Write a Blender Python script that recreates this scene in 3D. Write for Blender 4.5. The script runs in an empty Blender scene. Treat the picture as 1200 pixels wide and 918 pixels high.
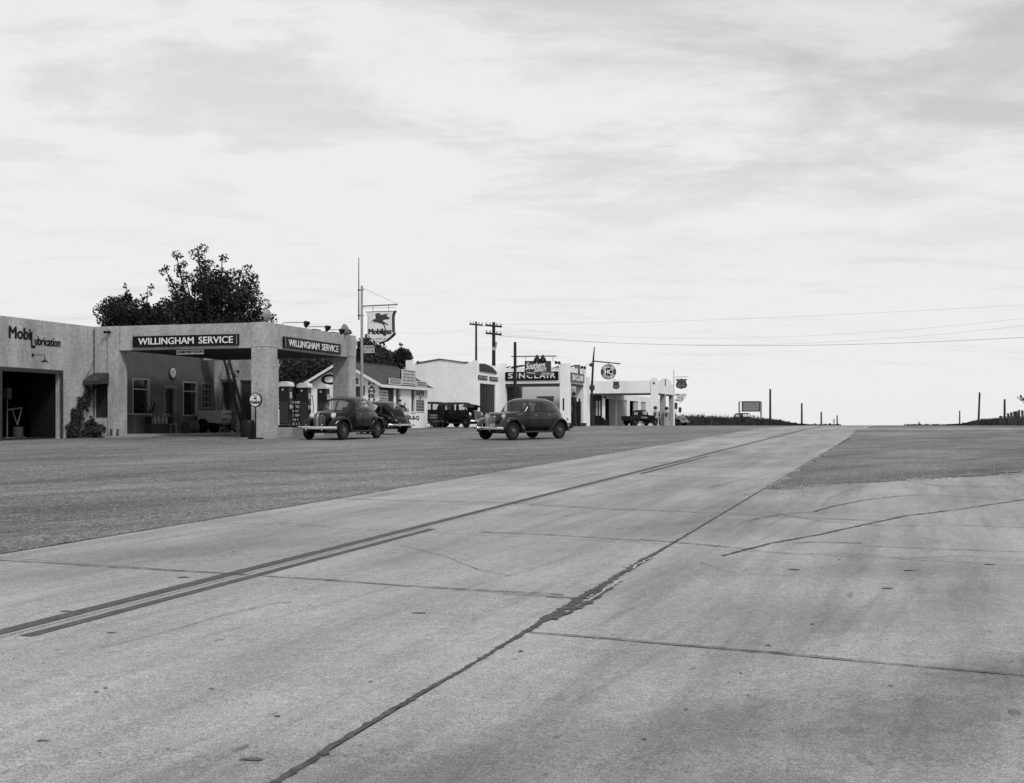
import bpy, bmesh, math, random
from mathutils import Vector, Matrix
R = math.radians
random.seed(7)
S = bpy.context.scene
COL = S.collection

# ------------------------------------------------------------------ camera
F_PX, HOR, EYE = 1500.0, 498.0, 1.5          # focal length in photo pixels, horizon row, eye height
cam_d = bpy.data.cameras.new('camera'); cam = bpy.data.objects.new('camera', cam_d); COL.objects.link(cam)
cam.location = (0, 0, EYE); cam.rotation_euler = (R(90), 0, 0)
cam_d.sensor_width = 36; cam_d.lens = 36 * F_PX / 1200; cam_d.shift_y = 39 / 1200
cam_d.clip_start = .1; cam_d.clip_end = 9000
S.camera = cam
# ------------------------------------------------------------------ exposure
S.view_settings.view_transform = 'Standard'; S.view_settings.look = 'None'
S.view_settings.exposure = 0; S.view_settings.gamma = 1
S.cycles.max_bounces = 6; S.cycles.transparent_max_bounces = 12
# ------------------------------------------------------------------ sky
SUN_EL, SUN_AZ = 48, 150                      # azimuth clockwise from +Y (away from camera): behind, to the right
W = bpy.data.worlds.new('World'); S.world = W; W.use_nodes = True
nt = W.node_tree; N = nt.nodes; L = nt.links; N.clear()
def nd(t, **k):
    n = N.new(t)
    for a, v in k.items(): setattr(n, a, v)
    return n
out = nd('ShaderNodeOutputWorld'); bg = nd('ShaderNodeBackground'); bg.inputs[1].default_value = .1
L.new(bg.outputs[0], out.inputs[0])
sky = nd('ShaderNodeTexSky', sky_type='NISHITA'); sky.sun_disc = False
sky.sun_elevation = R(SUN_EL); sky.sun_rotation = R(SUN_AZ)
bw = nd('ShaderNodeRGBToBW'); L.new(sky.outputs[0], bw.inputs[0])
tc = nd('ShaderNodeTexCoord'); sp = nd('ShaderNodeSeparateXYZ'); L.new(tc.outputs['Generated'], sp.inputs[0])
def mth(op, a, b=None, c=None, cl=False):
    n = nd('ShaderNodeMath', operation=op, use_clamp=cl)
    for i, v in enumerate((a, b, c)):
        if v is None: continue
        if isinstance(v, (int, float)): n.inputs[i].default_value = v
        else: L.new(v, n.inputs[i])
    return n.outputs[0]
def mrange(v, a, b, c, d, smooth=True):
    n = nd('ShaderNodeMapRange'); n.interpolation_type = 'SMOOTHSTEP' if smooth else 'LINEAR'
    L.new(v, n.inputs[0])
    for i, q in enumerate((a, b, c, d)): n.inputs[i + 1].default_value = q
    return n.outputs[0]
zc = mth('MAXIMUM', sp.outputs[2], 0.0); den = mth('ADD', zc, .10)
px_ = mth('DIVIDE', sp.outputs[0], den); py_ = mth('DIVIDE', sp.outputs[1], den)
def cloud(sx, sy, scale, det, rough, dist, off):
    cb = nd('ShaderNodeCombineXYZ'); L.new(mth('MULTIPLY', px_, sx), cb.inputs[0]); L.new(mth('MULTIPLY', py_, sy), cb.inputs[1])
    cb.inputs[2].default_value = off
    n = nd('ShaderNodeTexNoise'); n.inputs['Scale'].default_value = scale; n.inputs['Detail'].default_value = det
    n.inputs['Roughness'].default_value = rough; n.inputs['Distortion'].default_value = dist
    L.new(cb.outputs[0], n.inputs['Vector']); return n.outputs[0]
c1 = cloud(.9, 1.1, 1.5, 12, .62, .35, 3.3)
c2 = cloud(1.0, 2.2, 1.9, 12, .68, .25, 9.1)
grad = mrange(zc, .10, .36, .87, .72)
left = mrange(sp.outputs[0], -.35, .40, .08, -.07)
up = mrange(zc, .09, .21, 0, 1)
w1 = mrange(c1, .40, .62, -.075, .115)
w2 = mrange(c2, .42, .66, -.03, .06)
s0 = mth('ADD', mth('ADD', grad, mth('MULTIPLY', mth('ADD', w1, w2), up)), mth('MULTIPLY', left, up))
low = mth('MULTIPLY', mrange(c2, .50, .72, 0, -.10), mrange(zc, .02, .06, 0, 1))
s1 = mth('MULTIPLY', mth('MINIMUM', mth('ADD', s0, low), .88), 10)
mixv = mth('ADD', mth('MULTIPLY', s1, .93), mth('MULTIPLY', mth('MINIMUM', bw.outputs[0], 9.0), .07))
L.new(mixv, bg.inputs[0])
# ------------------------------------------------------------------ sun (veiled)
sd = bpy.data.lights.new('sun', 'SUN'); so = bpy.data.objects.new('sun', sd); COL.objects.link(so)
sd.energy = 1.95; sd.angle = R(10); sd.color = (1, 1, 1)
az, el = R(SUN_AZ), R(SUN_EL)
dsun = Vector((math.sin(az) * math.cos(el), math.cos(az) * math.cos(el), math.sin(el)))
so.rotation_euler = dsun.to_track_quat('Z', 'Y').to_euler(); so.location = dsun * 50

# ------------------------------------------------------------------ terrain height, pixel helpers
def g(Y):
    if Y < 78: return .016 * Y
    if Y < 125:
        t = (Y - 78) / 47.0
        return 1.248 + .016 * 47 * (t - t * t / 2) * .45
    if Y < 230: return 1.4172 - .0000 * (Y - 125)
    return 1.4172 - .004 * (Y - 230) if Y < 700 else -.46
def PX(px, Y): return (px - 600) / F_PX * Y
def PZ(py, Y): return EYE + (HOR - py) / F_PX * Y
def Yrow(py): return 2250.0 / (py - 474.0)
def XC(c, Y): return c + .3067 * Y           # road lateral coordinate -> X

# ------------------------------------------------------------------ materials (all neutral: the place is seen in black and white)
M = {}
def mat(name, v, rough=.8, var=.0, scale=3.0, bump=.0, bscale=None, metal=0.0, streak=None, spec=.5, fine=0.0, fscale=60, coat=0, stains=0):
    m = bpy.data.materials.new(name); m.use_nodes = True
    t = m.node_tree; n = t.nodes; l = t.links; b = n['Principled BSDF']
    b.inputs['Roughness'].default_value = rough; b.inputs['Metallic'].default_value = metal
    b.inputs['Specular IOR Level'].default_value = (.10 if (v < .12 and spec == .5 and metal == 0) else spec)
    if coat: b.inputs['Coat Weight'].default_value = coat; b.inputs['Coat Roughness'].default_value = .06
    b.inputs['Base Color'].default_value = (v, v, v, 1)
    tcn = n.new('ShaderNodeTexCoord'); src = tcn.outputs['Object']
    if var or fine:
        ns = n.new('ShaderNodeTexNoise'); ns.inputs['Scale'].default_value = scale; ns.inputs['Detail'].default_value = 8
        ns.inputs['Roughness'].default_value = .65
        mp = n.new('ShaderNodeMapping'); l.new(src, mp.inputs[0])
        if streak: mp.inputs['Scale'].default_value = streak
        l.new(mp.outputs[0], ns.inputs['Vector'])
        mr = n.new('ShaderNodeMapRange'); l.new(ns.outputs[0], mr.inputs[0])
        mr.inputs[1].default_value = .3; mr.inputs[2].default_value = .7
        mr.inputs[3].default_value = v * (1 - var); mr.inputs[4].default_value = v * (1 + var)
        o = mr.outputs[0]
        if fine:
            nf = n.new('ShaderNodeTexNoise'); nf.inputs['Scale'].default_value = fscale; nf.inputs['Detail'].default_value = 3
            l.new(src, nf.inputs['Vector'])
            m2 = n.new('ShaderNodeMapRange'); l.new(nf.outputs[0], m2.inputs[0])
            m2.inputs[1].default_value = .3; m2.inputs[2].default_value = .7
            m2.inputs[3].default_value = 1 - fine; m2.inputs[4].default_value = 1 + fine
            mu = n.new('ShaderNodeMath'); mu.operation = 'MULTIPLY'; l.new(o, mu.inputs[0]); l.new(m2.outputs[0], mu.inputs[1]); o = mu.outputs[0]
        if stains:
            ng = n.new('ShaderNodeTexNoise'); ng.inputs['Scale'].default_value = .8; ng.inputs['Detail'].default_value = 6
            ms = n.new('ShaderNodeMapping'); ms.inputs['Scale'].default_value = (1, 1, .22); l.new(src, ms.inputs[0]); l.new(ms.outputs[0], ng.inputs['Vector'])
            m3 = n.new('ShaderNodeMapRange'); l.new(ng.outputs[0], m3.inputs[0]); m3.inputs[1].default_value = .45; m3.inputs[2].default_value = .72
            m3.inputs[3].default_value = 1; m3.inputs[4].default_value = 1 - stains
            mu2 = n.new('ShaderNodeMath'); mu2.operation = 'MULTIPLY'; l.new(o, mu2.inputs[0]); l.new(m3.outputs[0], mu2.inputs[1]); o = mu2.outputs[0]
        l.new(o, b.inputs['Base Color'])
    if bump:
        nb = n.new('ShaderNodeTexNoise'); nb.inputs['Scale'].default_value = bscale or scale * 6; nb.inputs['Detail'].default_value = 5
        l.new(src, nb.inputs['Vector'])
        bp = n.new('ShaderNodeBump'); bp.inputs['Strength'].default_value = min(1, bump); bp.inputs['Distance'].default_value = .03
        l.new(nb.outputs[0], bp.inputs['Height']); l.new(bp.outputs[0], b.inputs['Normal'])
    M[name] = m; return m

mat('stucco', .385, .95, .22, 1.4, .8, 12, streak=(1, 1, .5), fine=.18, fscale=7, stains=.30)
mat('stucco_shaded', .115, .95, .18, 1.5, .5, 14, fine=.1, fscale=9)  # darker copy of stucco: the shade under the canopies is put into its colour
mat('white_wall', .86, .9, .07, .8, .25, 18, fine=.05, fscale=7, stains=.10)
mat('white_wall_two', .85, .9, .08, .8, .2, 18, fine=.05, fscale=7, stains=.12)
mat('white_paint', .72, .6, .06, 4)
mat('cream_board', .5, .8, .1, 3, fine=.08, fscale=12)
mat('grey_pole', .32, .6, .15, 2)
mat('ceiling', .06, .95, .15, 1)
mat('dark_wood', .035, .8, .4, 4, streak=(3, 3, .3))
mat('brown_wood', .07, .85, .3, 3, streak=(3, 3, .3))
mat('tarred_pole', .03, .9, .3, 3)
mat('black_paint', .014, .35, .2, 5)
mat('sign_black', .012, .45, .3, 6)
mat('dark_brick', .05, .9, .35, 5, .5, 20)
mat('shingle', .085, .95, .35, 2.2, .6, 12, fine=.25, fscale=9)
mat('roof_felt', .10, .95, .2, 1)
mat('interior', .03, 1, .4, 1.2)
mat('tyre', .018, .85, .3, 8)
mat('lettering_white', .78, .6, .06, 6)
mat('lettering_black', .012, .6)
mat('lettering_grey', .42, .7)
mat('mid_grey', .17, .7, .15, 4)
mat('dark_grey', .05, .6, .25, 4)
mat('chrome', .75, .18, metal=1.0)
mat('lens', .80, .12, metal=.2, spec=.8)
mat('pump_dark', .016, .4, .25, 3, spec=.3)
mat('car_black', .006, .22, .2, 2.5, spec=.22, coat=.12)
mat('car_grey', .013, .20, .2, 2.5, spec=.30, coat=.28)
mat('car_dull', .010, .5, .4, 2.0)
mat('car_pale', .16, .35, .1, 3)
mat('tar', .085, .8, .4, 9, .5, 30, fine=.3, fscale=60)
mat('line_paint', .095, .9, .25, 6, fine=.3, fscale=45)
mat('pale_chip', .38, .9, .15, 9, fine=.2, fscale=40)
mat('oil', .10, .6, .3, 6)
mat('bark', .03, .95, .4, 4)
mat('skin', .35, .6); mat('hair', .02, .7); mat('shirt_dark', .03, .9, .2, 9); mat('trousers_pale', .5, .9, .1, 9)
mat('pale_cloth', .55, .9, .15, 6)
mat('grass_dry', .10, .95, .35, .15, fine=.3, fscale=2)
mat('weed', .05, .9, .5, .8)
mat('picket_wood', .05, .95, .35, 5)
mat('curtain', .35, .9, .2, 5)

def leafmat(name, v):
    m = mat(name, v, .7, .55, 1.1)
    b = m.node_tree.nodes['Principled BSDF']
    b.inputs['Subsurface Weight'].default_value = 0
    return m
leafmat('leaf_dark', .028); leafmat('leaf_mid', .045); leafmat('leaf_vine', .04)

def glassmat(name, mixf, v=.02):
    m = bpy.data.materials.new(name); m.use_nodes = True; t = m.node_tree; n = t.nodes; l = t.links; n.clear()
    o = n.new('ShaderNodeOutputMaterial'); tr = n.new('ShaderNodeBsdfTransparent'); tr.inputs[0].default_value = (.90, .90, .90, 1)
    gl = n.new('ShaderNodeBsdfGlossy'); gl.inputs['Roughness'].default_value = .04; gl.inputs[0].default_value = (.9, .9, .9, 1)
    df = n.new('ShaderNodeBsdfDiffuse'); df.inputs[0].default_value = (v, v, v, 1)
    lw = n.new('ShaderNodeLayerWeight'); lw.inputs[0].default_value = .5
    pw = n.new('ShaderNodeMath'); pw.operation = 'POWER'; l.new(lw.outputs['Facing'], pw.inputs[0]); pw.inputs[1].default_value = 4
    fr = n.new('ShaderNodeMath'); fr.operation = 'MULTIPLY_ADD'; l.new(pw.outputs[0], fr.inputs[0]); fr.inputs[1].default_value = .75; fr.inputs[2].default_value = .045
    a = n.new('ShaderNodeMixShader'); a.inputs[0].default_value = mixf; l.new(tr.outputs[0], a.inputs[1]); l.new(df.outputs[0], a.inputs[2])
    c = n.new('ShaderNodeMixShader'); l.new(fr.outputs[0], c.inputs[0]); l.new(a.outputs[0], c.inputs[1]); l.new(gl.outputs[0], c.inputs[2])
    l.new(c.outputs[0], o.inputs[0]); M[name] = m
glassmat('car_glass', .02, .25); glassmat('window_glass', .35, .03)

def groundmat(name, kind):
    m = bpy.data.materials.new(name); m.use_nodes = True; t = m.node_tree; n = t.nodes; l = t.links; b = n['Principled BSDF']
    b.inputs['Roughness'].default_value = .92; b.inputs['Specular IOR Level'].default_value = .25
    geo = n.new('ShaderNodeTexCoord')
    def noise(scale, det=5, rough=.6, rot=0, st=(1, 1, 1), dist=0, off=(0, 0, 0)):
        mp = n.new('ShaderNodeMapping'); mp.vector_type = 'TEXTURE'; mp.inputs['Rotation'].default_value = (0, 0, rot)
        mp.inputs['Scale'].default_value = st; mp.inputs['Location'].default_value = off; l.new(geo.outputs['Object'], mp.inputs[0])
        q = n.new('ShaderNodeTexNoise'); q.inputs['Scale'].default_value = scale; q.inputs['Detail'].default_value = det
        q.inputs['Roughness'].default_value = rough; q.inputs['Distortion'].default_value = dist
        l.new(mp.outputs[0], q.inputs['Vector']); return q.outputs[0]
    def mr(v, a, bb, c, d):
        q = n.new('ShaderNodeMapRange'); l.new(v, q.inputs[0])
        for i, x in enumerate((a, bb, c, d)): q.inputs[i + 1].default_value = x
        return q.outputs[0]
    def mul(*vs):
        o = vs[0]
        for v in vs[1:]:
            q = n.new('ShaderNodeMath'); q.operation = 'MULTIPLY'; l.new(o, q.inputs[0])
            if isinstance(v, (int, float)): q.inputs[1].default_value = v
            else: l.new(v, q.inputs[1])
            o = q.outputs[0]
        return o
    RD = -math.atan(.3067)
    def stain(x, y, rx, ry, th, amt):
        mp = n.new('ShaderNodeMapping'); mp.vector_type = 'TEXTURE'; mp.inputs['Location'].default_value = (x, y, 0); mp.inputs['Rotation'].default_value = (0, 0, th); mp.inputs['Scale'].default_value = (rx, ry, 1000)
        l.new(geo.outputs['Object'], mp.inputs[0])
        ln = n.new('ShaderNodeVectorMath'); ln.operation = 'LENGTH'; l.new(mp.outputs[0], ln.inputs[0])
        ad = n.new('ShaderNodeMath'); ad.operation = 'ADD'; l.new(ln.outputs['Value'], ad.inputs[0]); l.new(mr(noise(1.6, 6, .65), .3, .7, -.5, .5), ad.inputs[1])
        return mr(ad.outputs[0], .45, 1.15, amt, 1.0)
    if kind == 'concrete':
        speck = mul(mr(noise(110, 2, .6), .38, .62, .66, 1.34), mr(noise(42, 3, .7), .38, .62, .86, 1.14), mr(noise(60, 1, .5, off=(9, 4, 0)), .66, .72, 1.0, .6))
        speck2 = mr(noise(12, 4, .7), .36, .64, .90, 1.10)
        blot = mul(mr(noise(.42, 6, .62), .36, .64, .86, 1.08), mr(noise(.16, 3, .5, off=(5, 5, 0)), .38, .6, .90, 1.06))
        track = mr(noise(1.0, 5, .6, RD, (1, 10, 1)), .44, .64, 1.05, .80)
        track2 = mr(noise(3.4, 4, .65, RD, (1, 16, 1), off=(3, 1, 0)), .48, .68, 1.02, .84)
        fleck = mr(noise(9, 2, .5, RD, (1, 2.6, 1), off=(7, 2, 0)), .70, .76, 1.0, .62)
        oi = n.new('ShaderNodeObjectInfo'); streak = mr(noise(7, 3, .6, RD - .12, (1, 30, 1), off=(1, 7, 0)), .56, .70, 1.0, .84)
        oil = mr(noise(.32, 5, .6, -1.05, (1, 3.2, 1), .3, (4.2, 8.6, 0)), .54, .72, 1.0, .74)
        v = mul(speck, speck2, blot, track, track2, fleck, oil, mr(oi.outputs['Random'], 0, 1, .955, 1.045), streak, stain(2.05, 6.2, .42, 1.9, -.62, .66), stain(.45, 5.6, .35, 1.9, -1.0, .86), stain(3.1, 9.5, .6, 3.0, -.9, .86), stain(4.2, 5.2, .35, .5, .3, .62), stain(.6, 10.6, .6, 2.4, -.5, .9), .318)
        hs = noise(70, 4, .7); st = .25; di = .004
    elif kind == 'gravel':
        speck = mr(noise(24, 4, .85), .38, .62, .15, 1.95)
        mid = mul(mr(noise(4, 5, .75), .36, .64, .84, 1.16), mr(noise(11, 2, .6), .38, .64, .74, 1.30))
        big = mul(mr(noise(.22, 6, .6, RD, (1, 3.0, 1)), .36, .64, .74, 1.2), mr(noise(1.3, 5, .6, RD - .5, (1, 7, 1), off=(2, 2, 0)), .38, .62, .80, 1.18))
        ruts = mr(noise(.7, 5, .6, RD - .25, (1, 9, 1), .2), .52, .7, 1.0, .72)
        cross = mr(noise(.5, 6, .65, 1.2, (1, 6, 1), .3), .56, .72, 1.0, .7)
        v = mul(speck, mid, big, ruts, cross, .168)
        hs = noise(16, 6, .85); st = .8; di = .025
    else:
        speck = mr(noise(3, 5, .7), .3, .7, .6, 1.4); big = mr(noise(.06, 5, .6), .3, .7, .75, 1.2)
        v = mul(speck, big, .13); hs = noise(3, 5, .7); st = .6; di = .05
    l.new(v, b.inputs['Base Color'])
    bp = n.new('ShaderNodeBump'); bp.inputs['Strength'].default_value = st; bp.inputs['Distance'].default_value = di
    l.new(hs, bp.inputs['Height']); l.new(bp.outputs[0], b.inputs['Normal'])
    M[name] = m
groundmat('concrete', 'concrete'); groundmat('gravel', 'gravel'); groundmat('field', 'field')

# ------------------------------------------------------------------ object helpers
def link(o, parent=None):
    COL.objects.link(o)
    if parent is not None: o.parent = parent
    return o
def tag(o, label=None, cat=None, group=None, kind=None):
    for k, v in (('label', label), ('category', cat), ('group', group), ('kind', kind)):
        if v: o[k] = v
    return o
def empty(name, loc=(0, 0, 0), rz=0, parent=None):
    o = bpy.data.objects.new(name, None); o.empty_display_size = .2; link(o, parent); o.location = loc; o.rotation_euler = (0, 0, rz); return o
class MB:
    def __init__(s): s.v = []; s.f = []
    def add(s, vs, fs):
        k = len(s.v); s.v += [tuple(v) for v in vs]; s.f += [tuple(i + k for i in f) for f in fs]; return s
    def box(s, x0, x1, y0, y1, z0, z1):
        if x0 > x1: x0, x1 = x1, x0
        if y0 > y1: y0, y1 = y1, y0
        return s.add([(x0, y0, z0), (x1, y0, z0), (x1, y1, z0), (x0, y1, z0), (x0, y0, z1), (x1, y0, z1), (x1, y1, z1), (x0, y1, z1)],
                     [(0, 3, 2, 1), (4, 5, 6, 7), (0, 1, 5, 4), (1, 2, 6, 5), (2, 3, 7, 6), (3, 0, 4, 7)])
    def bar(s, a, b, w, h=None, up=(0, 0, 1)):
        a = Vector(a); b = Vector(b); h = h or w; d = (b - a).normalized(); u = Vector(up)
        r = d.cross(u)
        if r.length < 1e-4: r = d.cross(Vector((1, 0, 0)))
        r.normalize(); u = r.cross(d)
        vs = [p + r * x * w / 2 + u * y * h / 2 for p in (a, b) for x, y in ((-1, -1), (1, -1), (1, 1), (-1, 1))]
        return s.add(vs, [(0, 3, 2, 1), (4, 5, 6, 7), (0, 1, 5, 4), (1, 2, 6, 5), (2, 3, 7, 6), (3, 0, 4, 7)])
    def tube(s, pts, r, n=8, caps=True):
        pts = [Vector(p) for p in pts]; rs = r if isinstance(r, (list, tuple)) else [r] * len(pts); vs = []; fs = []
        pr = None
        for i, p in enumerate(pts):
            d = (pts[min(i + 1, len(pts) - 1)] - pts[max(i - 1, 0)]).normalized()
            if pr is None:
                pr = d.cross(Vector((0, 0, 1)))
                if pr.length < 1e-3: pr = Vector((1, 0, 0))
            pr = (pr - d * pr.dot(d)).normalized(); q = d.cross(pr)
            for k in range(n):
                a = 2 * math.pi * k / n; vs.append(p + (pr * math.cos(a) + q * math.sin(a)) * rs[i])
        for i in range(len(pts) - 1):
            for k in range(n): fs.append((i * n + k, i * n + (k + 1) % n, (i + 1) * n + (k + 1) % n, (i + 1) * n + k))
        if caps: fs.append(tuple(range(n))[::-1]); fs.append(tuple((len(pts) - 1) * n + k for k in range(n)))
        return s.add(vs, fs)
    def lathe(s, prof, axis='z', c=(0, 0, 0), n=20):
        vs = []; fs = []
        for (r, h) in prof:
            for k in range(n):
                a = 2 * math.pi * k / n; p = (r * math.cos(a), r * math.sin(a), h)
                if axis == 'y': p = (p[0], p[2], p[1])
                elif axis == 'x': p = (p[2], p[0], p[1])
                vs.append((p[0] + c[0], p[1] + c[1], p[2] + c[2]))
        for i in range(len(prof) - 1):
            for k in range(n): fs.append((i * n + k, i * n + (k + 1) % n, (i + 1) * n + (k + 1) % n, (i + 1) * n + k))
        if prof[0][0] > 1e-4: fs.append(tuple(range(n))[::-1])
        if prof[-1][0] > 1e-4: fs.append(tuple((len(prof) - 1) * n + k for k in range(n)))
        return s.add(vs, fs)
    def prism(s, poly, O, u, w, th):
        """outline poly (a,b) on axes u,w from O, thickened by vector th"""
        O = Vector(O); u = Vector(u); w = Vector(w); th = Vector(th); n = len(poly)
        a = [O + u * p + w * q for p, q in poly]; b = [v + th for v in a]
        return s.add(a + b, [tuple(range(n))[::-1], tuple(range(n, 2 * n))] + [(i, (i + 1) % n, n + (i + 1) % n, n + i) for i in range(n)])
    def ball(s, c, rx, ry=None, rz=None, n=12, m=8):
        ry = ry or rx; rz = rz or rx; vs = []; fs = []
        for i in range(m + 1):
            t = math.pi * i / m
            for k in range(n):
                a = 2 * math.pi * k / n; vs.append((c[0] + rx * math.sin(t) * math.cos(a), c[1] + ry * math.sin(t) * math.sin(a), c[2] + rz * math.cos(t)))
        for i in range(m):
            for k in range(n): fs.append((i * n + k, (i + 1) * n + k, (i + 1) * n + (k + 1) % n, i * n + (k + 1) % n))
        return s.add(vs, fs)
    def build(s, name, m, parent=None, smooth=False, bevel=0, weld=False):
        me = bpy.data.meshes.new(name); me.from_pydata(s.v, [], s.f); me.update()
        bm = bmesh.new(); bm.from_mesh(me)
        if smooth or weld: bmesh.ops.remove_doubles(bm, verts=bm.verts, dist=1e-4)
        bmesh.ops.recalc_face_normals(bm, faces=bm.faces)
        if bevel: bmesh.ops.bevel(bm, geom=bm.edges[:], offset=bevel, segments=2, affect='EDGES', profile=.6)
        bm.to_mesh(me); bm.free()
        if smooth:
            me.polygons.foreach_set('use_smooth', [True] * len(me.polygons))
            try: me.set_sharp_from_angle(angle=R(38))
            except Exception: pass
        me.materials.append(M[m] if isinstance(m, str) else m)
        o = bpy.data.objects.new(name, me); link(o, parent); return o
def copy_tree(o, parent=None):
    c = o.copy(); COL.objects.link(c); c.parent = parent
    for ch in list(o.children): copy_tree(ch, c)
    return c
def wall_holes(a0, a1, z0, z1, holes, O, u, th):
    """wall in plane (u, z) from O with rectangular openings, thickness vector th; outer faces and reveals only"""
    xs = sorted({a0, a1, *[h[0] for h in holes], *[h[1] for h in holes]}); zs = sorted({z0, z1, *[h[2] for h in holes], *[h[3] for h in holes]})
    xs = [x for x in xs if a0 <= x <= a1]; zs = [z for z in zs if z0 <= z <= z1]
    def solid(i, j):
        if i < 0 or j < 0 or i >= len(xs) - 1 or j >= len(zs) - 1: return False
        x = (xs[i] + xs[i + 1]) / 2; z = (zs[j] + zs[j + 1]) / 2
        return not any(h[0] < x < h[1] and h[2] < z < h[3] for h in holes)
    b = MB(); O = Vector(O); u = Vector(u); th = Vector(th); k = Vector((0, 0, 1))
    P = lambda x, z, t: O + u * x + k * z + th * t
    for i in range(len(xs) - 1):
        for j in range(len(zs) - 1):
            if not solid(i, j): continue
            x0, x1, y0, y1 = xs[i], xs[i + 1], zs[j], zs[j + 1]
            for t in (0, 1): b.add([P(x0, y0, t), P(x1, y0, t), P(x1, y1, t), P(x0, y1, t)], [(0, 1, 2, 3)])
            if not solid(i - 1, j): b.add([P(x0, y0, 0), P(x0, y1, 0), P(x0, y1, 1), P(x0, y0, 1)], [(0, 1, 2, 3)])
            if not solid(i + 1, j): b.add([P(x1, y0, 0), P(x1, y1, 0), P(x1, y1, 1), P(x1, y0, 1)], [(0, 1, 2, 3)])
            if not solid(i, j - 1): b.add([P(x0, y0, 0), P(x1, y0, 0), P(x1, y0, 1), P(x0, y0, 1)], [(0, 1, 2, 3)])
            if not solid(i, j + 1): b.add([P(x0, y1, 0), P(x1, y1, 0), P(x1, y1, 1), P(x0, y1, 1)], [(0, 1, 2, 3)])
    return b
def text(body, w, h, O, right, up, m, parent, bold=.02, depth=.012, shear=0, name='lettering', sp=1.0, bend=None):
    cu = bpy.data.curves.new(name, 'FONT'); cu.body = body; cu.size = 1; cu.offset = 0; cu.extrude = .01; cu.shear = shear; cu.space_character = sp
    cu.resolution_u = 3; cu.align_x = 'LEFT'
    tmp = bpy.data.objects.new('tmp', cu); COL.objects.link(tmp)
    dg = bpy.context.evaluated_depsgraph_get(); dg.update()
    me = bpy.data.meshes.new_from_object(tmp.evaluated_get(dg)); bpy.data.objects.remove(tmp); bpy.data.curves.remove(cu)
    xs = [v.co.x for v in me.vertices]; ys = [v.co.y for v in me.vertices]
    x0, x1, y0, y1 = min(xs), max(xs), min(ys), max(ys)
    right = Vector(right).normalized(); up = Vector(up).normalized(); nn = right.cross(up); O = Vector(O)
    for v in me.vertices:
        a = (v.co.x - x0) / (x1 - x0) * w; b = (v.co.y - y0) / (y1 - y0) * h
        v.co = O + right * a + up * b + nn * (depth if v.co.z > 0 else -.004)
    if bold:
        base = [v.co.copy() for v in me.vertices]; pol = [tuple(p.vertices) for p in me.polygons]; nb_ = len(base); dd = bold * .9 * h
        vs = list(base); fs = list(pol)
        for q, (sx, sy) in enumerate(((1, 0), (-1, 0), (0, .6), (0, -.6))):
            vs += [p + right * dd * sx + up * dd * sy + nn * (.0012 * (q + 1)) for p in base]; fs += [tuple(i + nb_ * (q + 1) for i in p) for p in pol]
        bpy.data.meshes.remove(me); me = bpy.data.meshes.new(name); me.from_pydata(vs, [], fs)
    me.name = name; me.materials.clear(); me.materials.append(M[m])
    o = bpy.data.objects.new(name, me); link(o, parent); return o
class Frame:
    """a building's own axes: x across towards the road, y away along the road"""
    def __init__(s, ox, oy, th=-17.28, z=None):
        s.o = Vector((ox, oy)); s.th = R(th); s.N = Vector((math.cos(s.th), math.sin(s.th))); s.D = Vector((-math.sin(s.th), math.cos(s.th)))
        s.z = g(oy) if z is None else z
    def w(s, x, y, z=0): p = s.o + s.N * x + s.D * y; return Vector((p.x, p.y, s.z + z))
    def side(s, px, x):          # local y of the point seen at px on the plane local x = x
        r = (px - 600) / F_PX; b = s.o + s.N * x; return (r * b.y - b.x) / (s.D.x - r * s.D.y)
    def front(s, px, y):         # local x of the point seen at px on the plane local y = y
        r = (px - 600) / F_PX; b = s.o + s.D * y; return (r * b.y - b.x) / (s.N.x - r * s.N.y)
    def zl(s, py, x, y): return PZ(py, s.w(x, y).y) - s.z
    def gz(s, x, y): return g(s.w(x, y).y) - s.z
    def root(s, name, x=0, y=0, z=0): return empty(name, s.w(x, y, z), s.th)
# parts of a thing whose Empty stands at an offset point of a frame are modelled in frame axes and shifted back
OFF = {}
def link(o, parent=None):
    COL.objects.link(o)
    if parent is not None:
        o.parent = parent
        if parent.name in OFF: o.location = -OFF[parent.name]
    return o
def FT(F, name, x, y, z, label, cat, group=None):
    r = empty(name, F.w(x, y, z), F.th); OFF[r.name] = Vector((x, y, z)); tag(r, label, cat, group); return r
WORLD = {}
def WT(name, loc, label, cat, group=None, rz=0):
    r = empty(name, loc, rz); tag(r, label, cat, group); return r

# ================================================================== GROUND
def sheet(rows, name, m, parent=None, dz=0, kind='structure', thick=0):
    """rows: list of (Y, [x...]) with equal counts"""
    vs = []; fs = []; n = len(rows[0][1])
    for Y, xs in rows:
        for x in xs: vs.append((x, Y, g(Y) + dz))
    for i in range(len(rows) - 1):
        for k in range(n - 1): fs.append((i * n + k, i * n + k + 1, (i + 1) * n + k + 1, (i + 1) * n + k))
    b = MB(); b.add(vs, fs)
    if thick:
        per = [i * n for i in range(len(rows))]; q = [(len(rows) - 1) * n + k for k in range(n)]
        for line in (per, [i * n + n - 1 for i in range(len(rows))], [k for k in range(n)], q):
            for a, c in zip(line, line[1:]):
                va, vc = vs[a], vs[c]; b.add([va, vc, (vc[0], vc[1], vc[2] - thick), (va[0], va[1], va[2] - thick)], [(0, 1, 2, 3)])
    o = b.build(name, m, parent)
    if kind: tag(o, kind=kind)
    return o
def frange(a, b, n): return [a + (b - a) * i / (n - 1) for i in range(n)]
base_rows = [-30, -10, -3, 0, 5, 10, 15, 20, 30, 40, 50, 60, 70] + list(range(76, 130, 4)) + [140, 160, 180, 200, 230, 260, 300, 400, 500, 700, 1000, 2000, 5000]
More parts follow.
